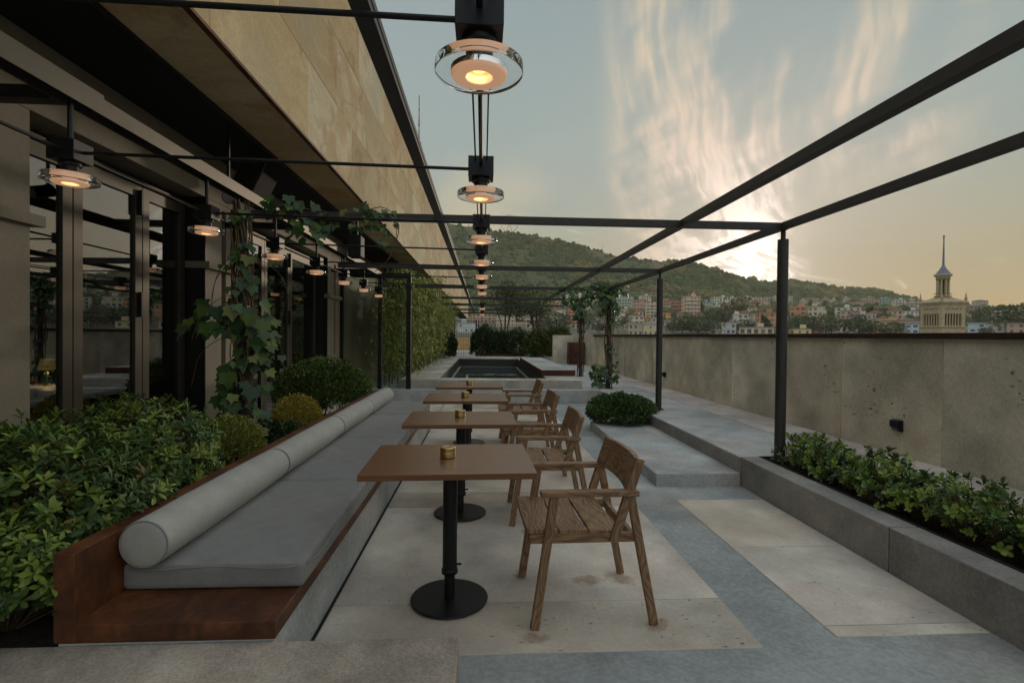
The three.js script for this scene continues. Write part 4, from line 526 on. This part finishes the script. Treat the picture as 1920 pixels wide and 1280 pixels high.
  whole('rear_deck_wall', 'pale low wall just beyond the mesh gate', 'wall', box(-0.28, 4.1, -0.3, 0.62, 24.24, 24.42, 0.005), M.poolStone);
  struct('rear_path', box(-2.5, -0.2, -0.3, UP - 0.01, 24.52, 40), tint(M.concrete, '#ffffff'), 'pale path beyond the mesh gate');
  whole('tan_wall', 'tan rendered wall at the end of the path beyond the gate', 'wall', box(-2.5, 0.1, 0, 1.15, 38, 38.3), tint(M.stone, '#ffe2b8'));
}
// ---------------------------------------------------------------- hills, city
const RG = [[-0.9, 0.1], [-0.35, 0.17], [-0.0687, 0.2163], [-0.0067, 0.2074], [0.0557, 0.1995], [0.1291, 0.1875], [0.1926, 0.1763], [0.2566, 0.1607], [0.3102, 0.1512], [0.4074, 0.1488], [0.4621, 0.136], [0.5172, 0.1167], [0.5614, 0.1099], [0.6168, 0.1151], [0.6839, 0.1076], [0.7515, 0.1022], [0.8197, 0.0956], [0.8655, 0.0832], [0.9348, 0.0678], [1.0392, 0.0637], [1.1212, 0.0626], [1.5, 0.055], [3, 0.05]].map(([q, e]) => [Math.atan(q), e / Math.sqrt(1 + q * q)]);
function lut(tab, v) { if (v <= tab[0][0]) return tab[0][1]; for (let i = 1; i < tab.length; i++) if (v <= tab[i][0]) { const t = (v - tab[i - 1][0]) / (tab[i][0] - tab[i - 1][0]); return mix(tab[i - 1][1], tab[i][1], t); } return tab[tab.length - 1][1]; }
const ridgeE = (az) => Math.abs(az) > 1.3 ? 0.03 : lut(RG, az), ridgeR = (az) => 900 + 450 * sstep(0.42, 0.56, az);
function ground(az, r) {                              // height of the land above the terrace floor
  const eR = ridgeE(az), rR = ridgeR(az), eC = Math.min(0.042, eR * 0.62);
  if (r < 120) return -19;
  let h; if (r < 520) h = lut([[120, -19], [170, -9], [220, -4.5], [300, 0.8], [400, 9], [520, EYE + 520 * eC]], r) * (r > 300 ? mix(1, eC / 0.042, (r - 300) / 220) : 1);
  else if (r < rR) { const t = (r - 520) / (rR - 520); h = EYE + r * mix(eC, eR, Math.pow(t, 0.85)); const bell = Math.sin(Math.PI * t); const x = r * Math.sin(az), d = r * Math.cos(az); h -= 36 * bell * Math.pow(1 - Math.abs(fbm(x / 190 + 3, d / 330, 4, 401) * 2 - 1), 2) * eR / 0.2; h += 5 * bell * (fbm(x / 40, d / 40, 3, 402) - 0.5); }
  else h = (EYE + rR * eR) * Math.max(0, 1 - (r - rR) / 600) + 4 * (fbm(az * 60, 2, 3, 404) - 0.5);
  return h;
}
{
  const azs = [], rs = [0]; for (let a = -Math.PI; a <= Math.PI + 1e-6; a += (a > -0.25 && a < 0.95) ? 0.0075 : 0.045) azs.push(a); if (azs[azs.length - 1] < Math.PI - 1e-3) azs.push(Math.PI);
  for (let r = 60; r < 2000; r *= r < 500 ? 1.09 : 1.028) rs.push(r); rs.push(2300);
  const pos = [], col = [], uv = [], idx = [];
  rs.forEach((r) => azs.forEach((a) => { const h = ground(a, r), x = r * Math.sin(a), d = r * Math.cos(a); pos.push(x, r > 2100 ? h - 20 : h, -d); uv.push(x, d); const n = fbm(x / 60, d / 60, 4, 411), m2 = fbm(x / 14, d / 14, 3, 412); let c = mix3([0.075, 0.092, 0.036], [0.17, 0.14, 0.075], sstep(0.45, 0.62, n)); if (r < 520) c = mix3([0.11, 0.11, 0.075], [0.17, 0.15, 0.12], n); c = c.map((v) => v * (0.75 + 0.5 * m2)); col.push(...c); }));
  const A = azs.length; for (let i = 0; i < rs.length - 1; i++) for (let j = 0; j < A - 1; j++) { const a = i * A + j, b = a + 1, c = a + A, e = c + 1; idx.push(a, c, b, b, c, e); }
  const g = new THREE.BufferGeometry(); g.setAttribute('position', new THREE.Float32BufferAttribute(pos, 3)); g.setAttribute('color', new THREE.Float32BufferAttribute(col, 3)); g.setAttribute('uv', new THREE.Float32BufferAttribute(uv, 2)); g.setIndex(idx); g.computeVertexNormals();
  { const nrm = g.attributes.normal; if (nrm.getY(A * 3 + 5) < 0) { for (let k = 0; k < idx.length; k += 3) { const t = idx[k]; idx[k] = idx[k + 1]; idx[k + 1] = t; } g.setIndex(idx); g.computeVertexNormals(); } }
  struct('hillside_terrain', g, new THREE.MeshStandardMaterial({ vertexColors: true, roughness: 1 }), 'land rising from the city to long wooded hills');
  // scrub and woods on the hills
  const bg = new THREE.IcosahedronGeometry(1, 1).toNonIndexed(), q = bg.attributes.position; for (let i = 0; i < q.count; i++) { const k = 0.75 + 0.5 * hash2(Math.round(q.getX(i) * 50), Math.round(q.getY(i) * 50 + q.getZ(i) * 77), 5); q.setXYZ(i, q.getX(i) * k, q.getY(i) * k, q.getZ(i) * k); } bg.computeVertexNormals();
  const r = rng(420), L = []; let tries = 0; while (L.length < 38000 && tries++ < 160000) { const a = -0.2 + 1.15 * r(), rr = 490 + (ridgeR(a) + 25 - 490) * Math.pow(r(), 0.8), x = rr * Math.sin(a), d = rr * Math.cos(a), m2 = fbm(x / 75, d / 75, 4, 421); if (r() > sstep(0.32, 0.5, m2) * 0.9 + 0.1) continue; const h = ground(a, rr), s = (0.8 + 3.4 * r() * r() + (r() < 0.04 ? 2.5 : 0)) * (rr > 1000 ? 1.4 : 1), dry = fbm(x / 50, d / 50, 3, 425) > 0.57; L.push({ m: new THREE.Matrix4().compose(V3(x, h + s * 0.35, -d), new THREE.Quaternion().setFromEuler(new THREE.Euler(r() * 6, r() * 6, r() * 6)), V3(s, s * (0.8 + 0.5 * r()), s)), c: pickColor(r, dry ? [[0.16, 0.14, 0.055], [0.13, 0.13, 0.045]] : [[0.05, 0.09, 0.028], [0.075, 0.11, 0.034], [0.04, 0.07, 0.025]], 0.3) }); }
  const im = new THREE.InstancedMesh(bg, new THREE.MeshStandardMaterial({ roughness: 1 }), L.length), c = new THREE.Color(); L.forEach((l, i) => { im.setMatrixAt(i, l.m); im.setColorAt(i, c.setRGB(...l.c)); }); im.name = 'hillside_woods'; fin(im); stuffPart(im); tag(im, 'scrub and woods covering the distant hills', 'woods'); scene.add(im);
}
// direction of a picture point, used to read off where far things stand
const camQ = camera.quaternion.clone();
function ray(px, py) { const v = V3((px - 960) / 960, (640 - py) / 960, -1).applyQuaternion(camQ); return { az: Math.atan2(v.x, -v.z), e: v.y / Math.hypot(v.x, v.z), q: v.x / -v.z, k: v.y / -v.z }; }
function standsAt(px, py) { const a = ray(px, py); for (let r = 150; r < 1500; r += 4) if ((ground(a.az, r) - EYE) / r >= a.e) return { r, az: a.az, x: r * Math.sin(a.az), d: r * Math.cos(a.az) }; const r = 330; return { r, az: a.az, x: r * Math.sin(a.az), d: r * Math.cos(a.az) }; }
const cityBox = new THREE.BoxGeometry(1, 1, 1), winMat = [new THREE.MeshStandardMaterial({ color: new THREE.Color(0.09, 0.1, 0.105), roughness: 0.2 }), new THREE.MeshStandardMaterial({ color: new THREE.Color(0.2, 0.2, 0.19), roughness: 0.3 })], roofTone = { grey: flat('#7d7f80', 0.8), red: flat('#7d4f3c', 0.85), pale: flat('#b8b4aa', 0.85), blue: flat('#8fa0ac', 0.6) }, wallMats = {};
const plasterTex = M.plaster.map; const wallMat = (hex) => wallMats[hex] ??= new THREE.MeshStandardMaterial({ color: new THREE.Color(hex).multiplyScalar(1.4), roughness: 0.9 });
function building(px0, px1, yt, yb, hex, label, o = {}) {
  const s = o.r ? (() => { const a = ray((px0 + px1) / 2, yb); return { r: o.r, az: a.az, x: o.r * Math.sin(a.az), d: o.r * Math.cos(a.az) }; })() : standsAt((px0 + px1) / 2, yb), a0 = ray(px0, yb).az, a1 = ray(px1, yb).az, r = rng(Math.round(px0 * 13 + yb)), W = (a1 - a0) * s.r * (o.turn ? 0.86 : 0.97), top = EYE + ray((px0 + px1) / 2, yt).e * s.r, bot = EYE + ray((px0 + px1) / 2, yb).e * s.r, H = top - bot, turn = o.turn ?? (r() - 0.5) * 0.5;
  const t = thing(o.name ?? 'city_building', label, o.cat ?? 'building', [s.x, bot, s.d], -s.az + turn, o.group), D = o.depth ?? Math.max(8, W * (0.5 + 0.3 * r()));
  const bx = (p, n, m, w2, h2, d2, x, y, z) => { const q = fin(new THREE.Mesh(cityBox, m)); q.name = n; q.scale.set(w2, h2, d2); q.position.set(x, y, z); p.add(q); return q; };
  const foot = 9; bx(t, 'wall', wallMat(hex), W, H + foot, D, 0, (H - foot) / 2, -D / 2);
  if (o.roof === 'gable') { const g = new THREE.CylinderGeometry(0.001, 0.78, 1, 4, 1); g.rotateY(Math.PI / 4); const m = fin(new THREE.Mesh(g, roofTone[o.tone ?? 'red'])); m.name = 'roof'; m.scale.set(W * 1.0, 2.4, D * 1.0); m.position.set(0, H + 1.19, -D / 2); t.add(m); }
  else { bx(t, 'roof', roofTone[o.tone ?? (r() < 0.5 ? 'pale' : 'grey')], W + 0.8, 0.5, D + 0.8, 0, H + 0.26, -D / 2); if (W > 9) bx(t, 'roof_hut', wallMat(hex), 3, 2.2, 3, (r() - 0.5) * W * 0.5, H + 1.6, -D * 0.45); }
  const ww = 0.32 + 0.3 * r(), wh = 0.4 + 0.22 * r(), floors = Math.max(1, Math.round(H / 3.1)), fh = H / floors, cols = Math.max(2, Math.min(11, Math.round(W / (2.6 + 1.4 * r())))), cw = W / cols; let n = 0;
  for (let f = 0; f < floors; f++) for (let c = 0; c < cols; c++) { if (r() < 0.1) continue; const q = bx(t, n ? 'window_' + String(n).padStart(3, '0') : 'window', winMat[r() < 0.3 ? 1 : 0], cw * ww, fh * wh, 0.3, -W / 2 + (c + 0.5) * cw, (f + 0.52) * fh, 0.0); n++; q.position.z = -0.1; }
  const sc = Math.max(1, Math.round(D / 4)); for (let f = 0; f < floors; f++) for (let c = 0; c < sc; c++) { bx(t, 'side_window_' + String(f * sc + c).padStart(3, '0'), winMat[0], 0.3, fh * 0.5, D / sc * 0.42, (turn > 0 ? -1 : 1) * (W / 2 - 0.1), (f + 0.52) * fh, -(c + 0.5) * D / sc); }
  if (o.balcony) for (let f = 1; f < floors; f++) { bx(t, 'balcony_slab', wallMat('#a9a59c'), W * 0.9, 0.25, 1.3, 0, f * fh, 0.66); bx(t, 'balcony_rail', wallMat(o.rail ?? '#b9b2a6'), W * 0.9, 0.9, 0.12, 0, f * fh + 0.58, 1.25); }
  if (!o.balcony && H > 6) for (let f = 1; f < floors; f++) bx(t, 'storey_band', wallMat('#b3aea2'), W + 0.16, 0.28, 0.2, 0, f * fh, 0.03);
  return t;
}
building(1151, 1186, 556, 584, '#a9b8ab', 'pale green glazed block below the wooded slope beside the third pergola post', { balcony: true, rail: '#9fb5ab' });
building(1062, 1112, 553, 582, '#c9c0a8', 'long cream apartment block of many windows under the hill', { balcony: true });
building(1028, 1062, 567, 585, '#b98a72', 'low terracotta block beside the long cream apartments'); building(1064, 1087, 576, 609, '#a5604a', 'narrow brick red house below the cream apartments');
building(1187, 1213, 563, 588, '#b08a74', 'dusty pink apartment block beside the pale green one'); building(1210, 1236, 566, 596, '#c3b199', 'beige apartment house with rows of balconies behind the middle post', { balcony: true });
building(1244, 1259, 563, 582, '#a56a4c', 'slim orange brick block just past the middle post'); building(1258, 1281, 566, 592, '#8a4f3c', 'dark red brick block with stacked balconies', { balcony: true, rail: '#9a6a55' });
building(1243, 1258, 586, 602, '#c39a55', 'small ochre yellow house past the middle post', { tone: 'red' }); building(1281, 1314, 556, 598, '#c2a68c', 'tall pinkish apartment house with pale balconies', { balcony: true }); building(1290, 1306, 551, 560, '#b98379', 'pink rooftop storey above the balconied apartments');
building(1335, 1374, 557, 584, '#c4c2b4', 'white villa block with large windows and a stepped roof', { turn: 0.35 }); building(1318, 1336, 566, 583, '#9aa3a8', 'small blue grey house beside the white villa'); building(1400, 1423, 558, 572, '#c8c2b0', 'small white block high on the slope'); building(1432, 1462, 557, 572, '#c6bea8', 'cream block behind a row of cypresses'); building(1408, 1426, 566, 578, '#b08472', 'small rose house under the white block', { roof: 'gable' });
building(1420, 1466, 586, 614, '#b07a56', 'long orange brick building with a grey roof behind the nearest post', { tone: 'grey', turn: 0.3 }); building(1478, 1514, 575, 600, '#b27c58', 'orange brick building just past the nearest post', { turn: -0.3 }); building(1512, 1546, 575, 602, '#bdb29a', 'beige school like block of many windows', { turn: -0.2 });
building(1373, 1404, 590, 612, '#bdbab0', 'pale stepped houses under the villa'); building(1330, 1358, 610, 627, '#c2bdae', 'white house at the parapet edge among trees'); building(1352, 1380, 606, 627, '#a9aeb4', 'blue grey house at the parapet edge'); building(1384, 1452, 614, 628, '#c0b294', 'long low cream building along the parapet edge'); building(1478, 1522, 617, 628, '#c6b48c', 'long cream parapet roof beyond the nearest post');
building(1508, 1542, 606, 624, '#a9785c', 'small rose house with a red hipped roof', { roof: 'gable' }); building(1566, 1616, 577, 596, '#c0bab0', 'white stepped block with a pink panel'); building(1600, 1644, 590, 608, '#a8a498', 'unfinished concrete frame of open storeys', { balcony: true, rail: '#8f8c84' }); building(1640, 1726, 602, 624, '#b29068', 'long tan building with a flat grey roof beside the tower', { tone: 'grey', turn: 0.15 }); building(1697, 1724, 607, 626, '#a5b6c2', 'light blue shed at the foot of the tower', { tone: 'blue' });
building(1648, 1672, 560, 582, '#8fa5a3', 'glassy green terrace block below the far ridge', { balcony: true, rail: '#8aa39c' }); building(1672, 1698, 562, 584, '#b9b5a8', 'white terraced block beside the glassy one', { balcony: true }); building(1698, 1722, 564, 586, '#b4ab98', 'beige terraced block next to the tower', { balcony: true }); building(1690, 1724, 583, 596, '#c5bfba', 'low white block behind the tower');
building(1816, 1842, 576, 600, '#a58d82', 'grey pink block just past the tower'); building(1864, 1888, 582, 608, '#bdb6aa', 'white gabled block farther past the tower', { turn: 0.5 }); building(1815, 1850, 606, 624, '#a8b4bc', 'light blue roofed hall past the tower', { tone: 'blue' }); building(1850, 1884, 608, 624, '#b4b2aa', 'grey shed roofs past the tower', { tone: 'blue' }); building(1888, 1925, 606, 626, '#a98f80', 'brownish block at the edge of the view'); building(1925, 2010, 596, 626, '#b5a898', 'long pale block beyond the edge of the view', { turn: 0.2 });
building(1178, 1206, 607, 630, '#9d9484', 'low greyish house behind the vine post'); building(1206, 1234, 608, 630, '#b3a98e', 'low cream house with a chimney beside the middle post', { roof: 'gable', tone: 'grey' }); building(1208, 1226, 597, 606, '#c0923f', 'tiny ochre house among the trees', { tone: 'red' }); building(1222, 1240, 596, 612, '#b8ada0', 'small pale house above the ochre one');
building(884, 930, 588, 606, '#a9866c', 'brick block seen beyond the mesh gate'); building(930, 985, 592, 612, '#b5aa98', 'cream block behind the garden trees'); building(858, 900, 606, 624, '#b3b9b4', 'pale metal roofed sheds beyond the gate', { tone: 'blue' }); building(985, 1040, 590, 616, '#ab9a88', 'beige block behind the far trees'); building(1235, 1248, 574, 586, '#bcae9c', 'thin beige block behind the middle post');
{
  const r = rng(500), hx2 = ['#c0b8a6', '#b59e88', '#b8b4aa', '#a88a74', '#c4bba0', '#b3a79a', '#a9aca8'], lb = 'small house lost among the roofs and trees of the far city', gp = 'small far houses of the city';
  for (let i = 0; i < 92; i++) { const px = 1040 + 880 * ((i * 0.618) % 1), y = 569 + 50 * r() + (px > 1520 ? 3 : 0), wdt = 12 + 20 * r(), h = 7 + 11 * r(); if (px > 1726 && px < 1812) continue; building(px, px + wdt, y - h, y, hx2[Math.floor(r() * 7)], lb, { group: gp, roof: r() < 0.45 ? 'gable' : undefined, name: 'far_house', cat: 'house' }); }
  for (let i = 0; i < 16; i++) { const px = 1500 + 215 * (i / 16), y = 568 + 8 * r(); building(px, px + 14, y - 7 - 3 * r(), y, hx2[i % 7], 'pale block in the row under the far ridge', { group: 'pale blocks under the far ridge', name: 'far_block' }); }
}
// city trees
{
  const leaf = smallLeaf(1.25, 0.5), crownOf = (seed, tall) => { const r = rng(seed), G = [], bl = []; for (let k = 0; k < 18; k++) { const u = r() * 6.28, q = Math.sqrt(r()) * 0.7; bl.push(tall ? [0.1 * Math.cos(u), 0.15 + 0.8 * (k / 18), 0.1 * Math.sin(u), 0.13 * (1 - Math.pow(k / 18, 3))] : [q * 0.5 * Math.cos(u), 0.35 + 0.5 * r(), q * 0.5 * Math.sin(u), 0.14 + 0.12 * r()]); } for (let i = 0; i < 420; i++) { const b = bl[i % 18], u = r() * 6.28, c = 2 * r() - 1, s = Math.sqrt(1 - c * c), q = b[3] * (0.6 + 0.5 * r()), g = leaf.clone().toNonIndexed(); g.applyMatrix4(orient(V3(b[0] + q * s * Math.cos(u), b[1] + q * c, b[2] + q * s * Math.sin(u)), V3(s * Math.cos(u) + r() - 0.5, c + r() - 0.3, s * Math.sin(u) + r() - 0.5).normalize(), r() * 6.28, 0.085)); G.push(g); } return join(G); };
  const round = [crownOf(1), crownOf(2), crownOf(3)], tall = crownOf(4, true), cm = [[0.05, 0.1, 0.03], [0.075, 0.125, 0.035], [0.04, 0.075, 0.026], [0.16, 0.14, 0.045]].map((c) => leafMat(...c, 0.7)), trunk = rod([0, 0, 0], [0, 0.5, 0], 0.03, 7, 0.015);
  const put = (px, yb, yt, kind, label, group) => { const s = standsAt(px, yb), h = (ray(px, yt).e - ray(px, yb).e) * s.r, r = rng(Math.round(px * 7 + yb)); const t = thing(kind ? 'cypress_tree' : 'city_tree', label, 'tree', [s.x, ground(s.az, s.r) - 0.5, s.d], r() * 6, group); part(t, 'trunk', trunk, M.bark); part(t, 'crown', kind ? tall : round[Math.floor(r() * 3)], cm[kind ? 2 : Math.floor(r() * 3.3)]); t.scale.setScalar(h + 0.5); if (!kind) { const k = 1.1 + 0.7 * r(); t.scale.x *= k; t.scale.z *= k; } else { t.scale.x *= 0.75; t.scale.z *= 0.75; } return t; };
  put(1385, 596, 558, 0, 'large yellowing tree beside the white villa').children[1].material = cm[3];
  put(1905, 624, 574, 0, 'broad dark pine at the edge of the view past the tower'); put(1845, 612, 585, 0, 'dark tree clump just past the tower');
  for (const [x, b, h] of [[1433, 626, 590], [1440, 626, 597], [1412, 627, 605], [1404, 627, 603], [1316, 590, 566], [1636, 596, 573], [1627, 596, 575], [1443, 572, 558], [1452, 572, 559], [1447, 572, 560], [1520, 580, 562], [1546, 578, 563], [1420, 585, 567]]) put(x, b, h, 1, 'slender dark cypress standing among the city houses', 'cypresses of the city');
  const r = rng(510); const list = [[1330, 612, 582], [1345, 606, 580], [1300, 618, 592], [1310, 626, 594], [1280, 626, 596], [1262, 626, 604], [1360, 612, 588], [1325, 628, 598], [1170, 614, 594], [1190, 606, 592], [1500, 626, 594], [1490, 614, 590], [1525, 624, 592], [1560, 628, 602], [1585, 628, 600], [1612, 628, 604], [1630, 628, 602], [1660, 628, 608], [1605, 612, 590], [1655, 604, 586], [1670, 605, 588], [1680, 628, 606], [1140, 612, 590], [1100, 618, 590], [1050, 620, 588], [1020, 622, 592], [1125, 625, 600], [1392, 626, 600], [1468, 628, 606], [1548, 606, 590], [1285, 604, 586], [1340, 596, 578]];
  for (let i = 0; i < 46; i++) list.push([1010 + 900 * r(), 576 + 50 * r(), 0]);
  list.forEach(([x, b, h]) => { if (x > 1722 && x < 1818) return; put(x, b, h || b - 10 - 10 * r(), 0, 'round leafy tree among the far city houses', 'leafy trees of the city'); });
}
// tower with belfry
{
  const D = 150, X = 141.6, Yof = (py) => EYE + D * (0.2154 - (py - 440) * 0.001093), t = thing('stone_tower', 'ornate golden stone tower with arcades, a domed lantern and a spire', 'tower', [X, 0, D]), st = surf(256, 3, (u, v) => { const a = fbm(u * 5, v * 5, 4, 601, 5, 5), b = fbm(u * 30, v * 30, 2, 602, 30, 30); return [...sh(hx(0xbfb08c), 0.8 + 0.3 * a + 0.12 * (b - 0.5)), b]; }, { rough: 0.9, bump: 0.02 }), dk = flat('#3a3226', 0.9), sl = flat('#6f7a80', 0.6), a = 3.75, bx = (x0, x1, y0, y1, z0, z1, bv = 0) => box(x0, x1, y0, y1, z0, z1, bv);
  const yb = Yof(625) - 14, y1 = Yof(614), y2 = Yof(611), y3 = Yof(588), y4 = Yof(584), y5 = Yof(572), y6 = Yof(566), y7 = Yof(557);
  part(t, 'shaft', bx(-a, a, yb, y1, -a, a), st); part(t, 'lower_cornice', bx(-a - 0.3, a + 0.3, y1, y2, -a - 0.3, a + 0.3, 0.1), st); part(t, 'core', bx(-a + 0.75, a - 0.75, y2, y4, -a + 0.75, a - 0.75), dk); part(t, 'frieze', bx(-a, a, y4, y5, -a, a), st); part(t, 'main_cornice', [bx(-a - 0.25, a + 0.25, y5, y5 + 0.45, -a - 0.25, a + 0.25, 0.08), bx(-a - 0.6, a + 0.6, y5 + 0.45, y6, -a - 0.6, a + 0.6, 0.1)], st);
  let n = 0; const nm = (b, k) => k ? b + '_' + String(k).padStart(3, '0') : b;
  for (const [sx, sz] of [[-1, -1], [1, -1], [-1, 1], [1, 1]]) part(t, nm('corner_pier', n++), bx(sx > 0 ? a - 1.05 : -a, sx > 0 ? a : -a + 1.05, y2, y4, sz > 0 ? a - 1.05 : -a, sz > 0 ? a : -a + 1.05), st);
  let c = 0, ar = 0; for (let f = 0; f < 4; f++) for (let i = 0; i < 7; i++) { const u = -a + 1.05 + (2 * a - 2.1) * i / 6, P = (x, z) => f === 0 ? [u, -a + 0.3] : f === 1 ? [-a + 0.3, u] : f === 2 ? [u, a - 0.3] : [a - 0.3, u]; const [x, d] = P(); if (i > 0 && i < 6) part(t, nm('column', c++), rod([x, y2, -d], [x, y3 - 0.3, -d], 0.21, 10, 0.18), st); if (i < 6) { const um = u + (2 * a - 2.1) / 12, [xm, dm] = f === 0 ? [um, -a + 0.3] : f === 1 ? [-a + 0.3, um] : f === 2 ? [um, a - 0.3] : [a - 0.3, um], hw = (2 * a - 2.1) / 12; const s = new THREE.Shape(); s.moveTo(-hw, -0.1); s.lineTo(-hw, y4 - y3 + 0.3); s.lineTo(hw, y4 - y3 + 0.3); s.lineTo(hw, -0.1); s.lineTo(hw * 0.72, -0.1); s.absarc(0, 0, hw * 0.72, 0, Math.PI, false); s.lineTo(-hw * 0.72, -0.1); const g = new THREE.ExtrudeGeometry(s, { depth: 0.5, bevelEnabled: false, curveSegments: 8 }); g.translate(0, 0, -0.25); if (f % 2) g.rotateY(Math.PI / 2); g.translate(xm, y3 - 0.3, -dm); part(t, nm('arch', ar++), g, st); } }
  for (let f = 0; f < 2; f++) for (let i = 0; i < 6; i++) { const u = -a + 1.6 + i * (2 * a - 3.2) / 5; const g = f ? bx(-a - 0.03, -a, y4 + 0.5, y4 + 0.95, u - 0.16, u + 0.16) : bx(u - 0.16, u + 0.16, y4 + 0.5, y4 + 0.95, -a - 0.03, -a); part(t, nm('roundel', f * 6 + i), g, dk); }
  { const g = new THREE.CylinderGeometry(1.9, (a + 0.3) * 1.414, y7 - y6, 4, 1); g.rotateY(Math.PI / 4); g.translate(0, (y6 + y7) / 2, 0); part(t, 'skirt_roof', g, st); }
  let fi = 0; for (const [sx, sz] of [[-1, -1], [1, -1], [-1, 1], [1, 1]]) { const p = lathe([[0.35, 0], [0.35, 0.8], [0.5, 0.9], [0.5, 1.05], [0.2, 1.2], [0.26, 1.7], [0.12, 2.1], [0.16, 2.3], [0.05, 2.6], [0.001, 3.6]], 10); p.translate(sx * (a + 0.05), y6, sz * (a + 0.05)); part(t, nm('finial', fi++), p, st); }
  const l0 = Yof(556), l1 = Yof(524), l2 = Yof(515), l3 = Yof(497), l4 = Yof(440);
  part(t, 'lantern_floor', rod([0, y7 - 0.5, 0], [0, l0, 0], 1.95, 20, 1.75), st); part(t, 'balcony', [rod([0, l0, 0], [0, l0 + 0.25, 0], 2.25, 24), rod([0, l0 + 0.9, 0], [0, l0 + 1.0, 0], 2.2, 24)].slice(0, 1), st); part(t, 'balcony_rail', new THREE.TorusGeometry(2.15, 0.06, 6, 28).rotateX(Math.PI / 2).translate(0, l0 + 0.9, 0), dk);
  for (let i = 0; i < 8; i++) { const an = i * Math.PI / 4 + 0.2; part(t, nm('lantern_column', i), rod([1.45 * Math.cos(an), l0 + 0.25, 1.45 * Math.sin(an)], [1.45 * Math.cos(an), l1, 1.45 * Math.sin(an)], 0.26, 10, 0.22), st); }
  part(t, 'lantern_core', rod([0, l0 + 0.25, 0], [0, l1, 0], 0.3, 12), dk); part(t, 'lantern_entablature', lathe([[0.001, l1 - 0.1], [1.75, l1 - 0.1], [1.75, l1 + 0.7], [2.0, l1 + 0.9], [2.3, l1 + 1.2], [2.3, l2 + 0.1], [0.001, l2 + 0.1]], 24), st);
  part(t, 'lantern_roof', lathe([[2.3, l2 + 0.1], [1.9, l2 + 0.35], [1.0, l2 + 1.6], [0.45, l3 - 0.3], [0.3, l3]], 8), sl); part(t, 'spire', lathe([[0.32, l3 - 0.1], [0.3, l3 + 0.5], [0.24, (l3 + l4) / 2], [0.32, (l3 + l4) / 2 + 0.1], [0.2, (l3 + l4) / 2 + 0.3], [0.16, l4 - 0.9], [0.3, l4 - 0.7], [0.22, l4 - 0.3], [0.001, l4]], 10), sl);
}
// mast, wheel and hill antennas
{
  const a = ray(785, 285), d = 950, top = EYE + d * ray(785, 178).k, x = d * a.q, b = ground(Math.atan(a.q), d / Math.cos(Math.atan(a.q))), t = thing('television_mast', 'tall red and white lattice mast rising above the stone fascia', 'mast', [x, b, d]), H = top - b, red = flat('#6b3a33', 0.8), wh = flat('#8b8782', 0.8);
  for (let i = 0; i < 14; i++) { const y0 = H * i / 14, y1 = H * (i + 1) / 14, r0 = mix(3.2, 0.35, i / 14), r1 = mix(3.2, 0.35, (i + 1) / 14), L = []; for (let k = 0; k < 3; k++) { const u = k * 2.09, v = (k + 1) * 2.09; L.push(rod([r0 * Math.cos(u), y0, r0 * Math.sin(u)], [r1 * Math.cos(u), y1, r1 * Math.sin(u)], 0.45, 5), rod([r0 * Math.cos(u), y0, r0 * Math.sin(u)], [r1 * Math.cos(v), y1, r1 * Math.sin(v)], 0.25, 4)); } part(t, i ? 'mast_section_' + String(i).padStart(3, '0') : 'mast_section', L, i % 2 ? red : wh); }
  for (const [py, k] of [[206, 1.6], [234, 1.8], [258, 2], [272, 5]]) part(t, 'platform', rod([0, EYE + d * ray(785, py).k - b - 1, 0], [0, EYE + d * ray(785, py).k - b + (k > 4 ? 5 : 1), 0], k, 10), k > 4 ? wh : red);
  const c = ray(955, 419), D = 880, cx = D * c.q, cy = EYE + D * c.k, f = thing('ferris_wheel', 'tiny ferris wheel on the crest of the wooded hill', 'ferris wheel', [cx, cy, D]), R = 15, g = flat('#77807c', 0.7); part(f, 'rim', [new THREE.TorusGeometry(R, 0.22, 4, 48), new THREE.TorusGeometry(R * 0.9, 0.16, 4, 48)], g); for (let i = 0; i < 16; i++) { const u = i * Math.PI / 8; part(f, i ? 'spoke_' + String(i).padStart(3, '0') : 'spoke', rod([0, 0, 0], [R * Math.cos(u), R * Math.sin(u), 0], 0.1, 4), g); part(f, i ? 'cabin_' + String(i).padStart(3, '0') : 'cabin', box(R * Math.cos(u) - 0.6, R * Math.cos(u) + 0.6, R * Math.sin(u) - 1.4, R * Math.sin(u) - 0.2, -0.6, 0.6, 0.1), g); } for (const s of [-1, 1]) part(f, 'support_leg', rod([0, 0, 0], [s * 8, -R - 8, 0], 0.4, 5), g);
  for (const [px, py, h, lb] of [[1130, 474, 18, 'slim antenna on the ridge right of the lamps'], [1288, 493, 16, 'thin antenna where the ridge bends down'], [1456, 529, 12, 'small antenna on the lower far ridge']]) { const q = ray(px, py), D2 = px > 1400 ? 1400 : 840; const o = thing('ridge_antenna', lb, 'antenna', [D2 * q.q, EYE + D2 * q.k - 4, D2]); part(o, 'pole', rod([0, 0, 0], [0, h + 4, 0], 0.4, 5, 0.15), wh); part(o, 'crossbar', rod([-1.2, h, 0], [1.2, h, 0], 0.15, 4), wh); }
}
scene.fog = new THREE.FogExp2(new THREE.Color('#cfc4ab'), 0.00026);
renderer.render(scene, camera);
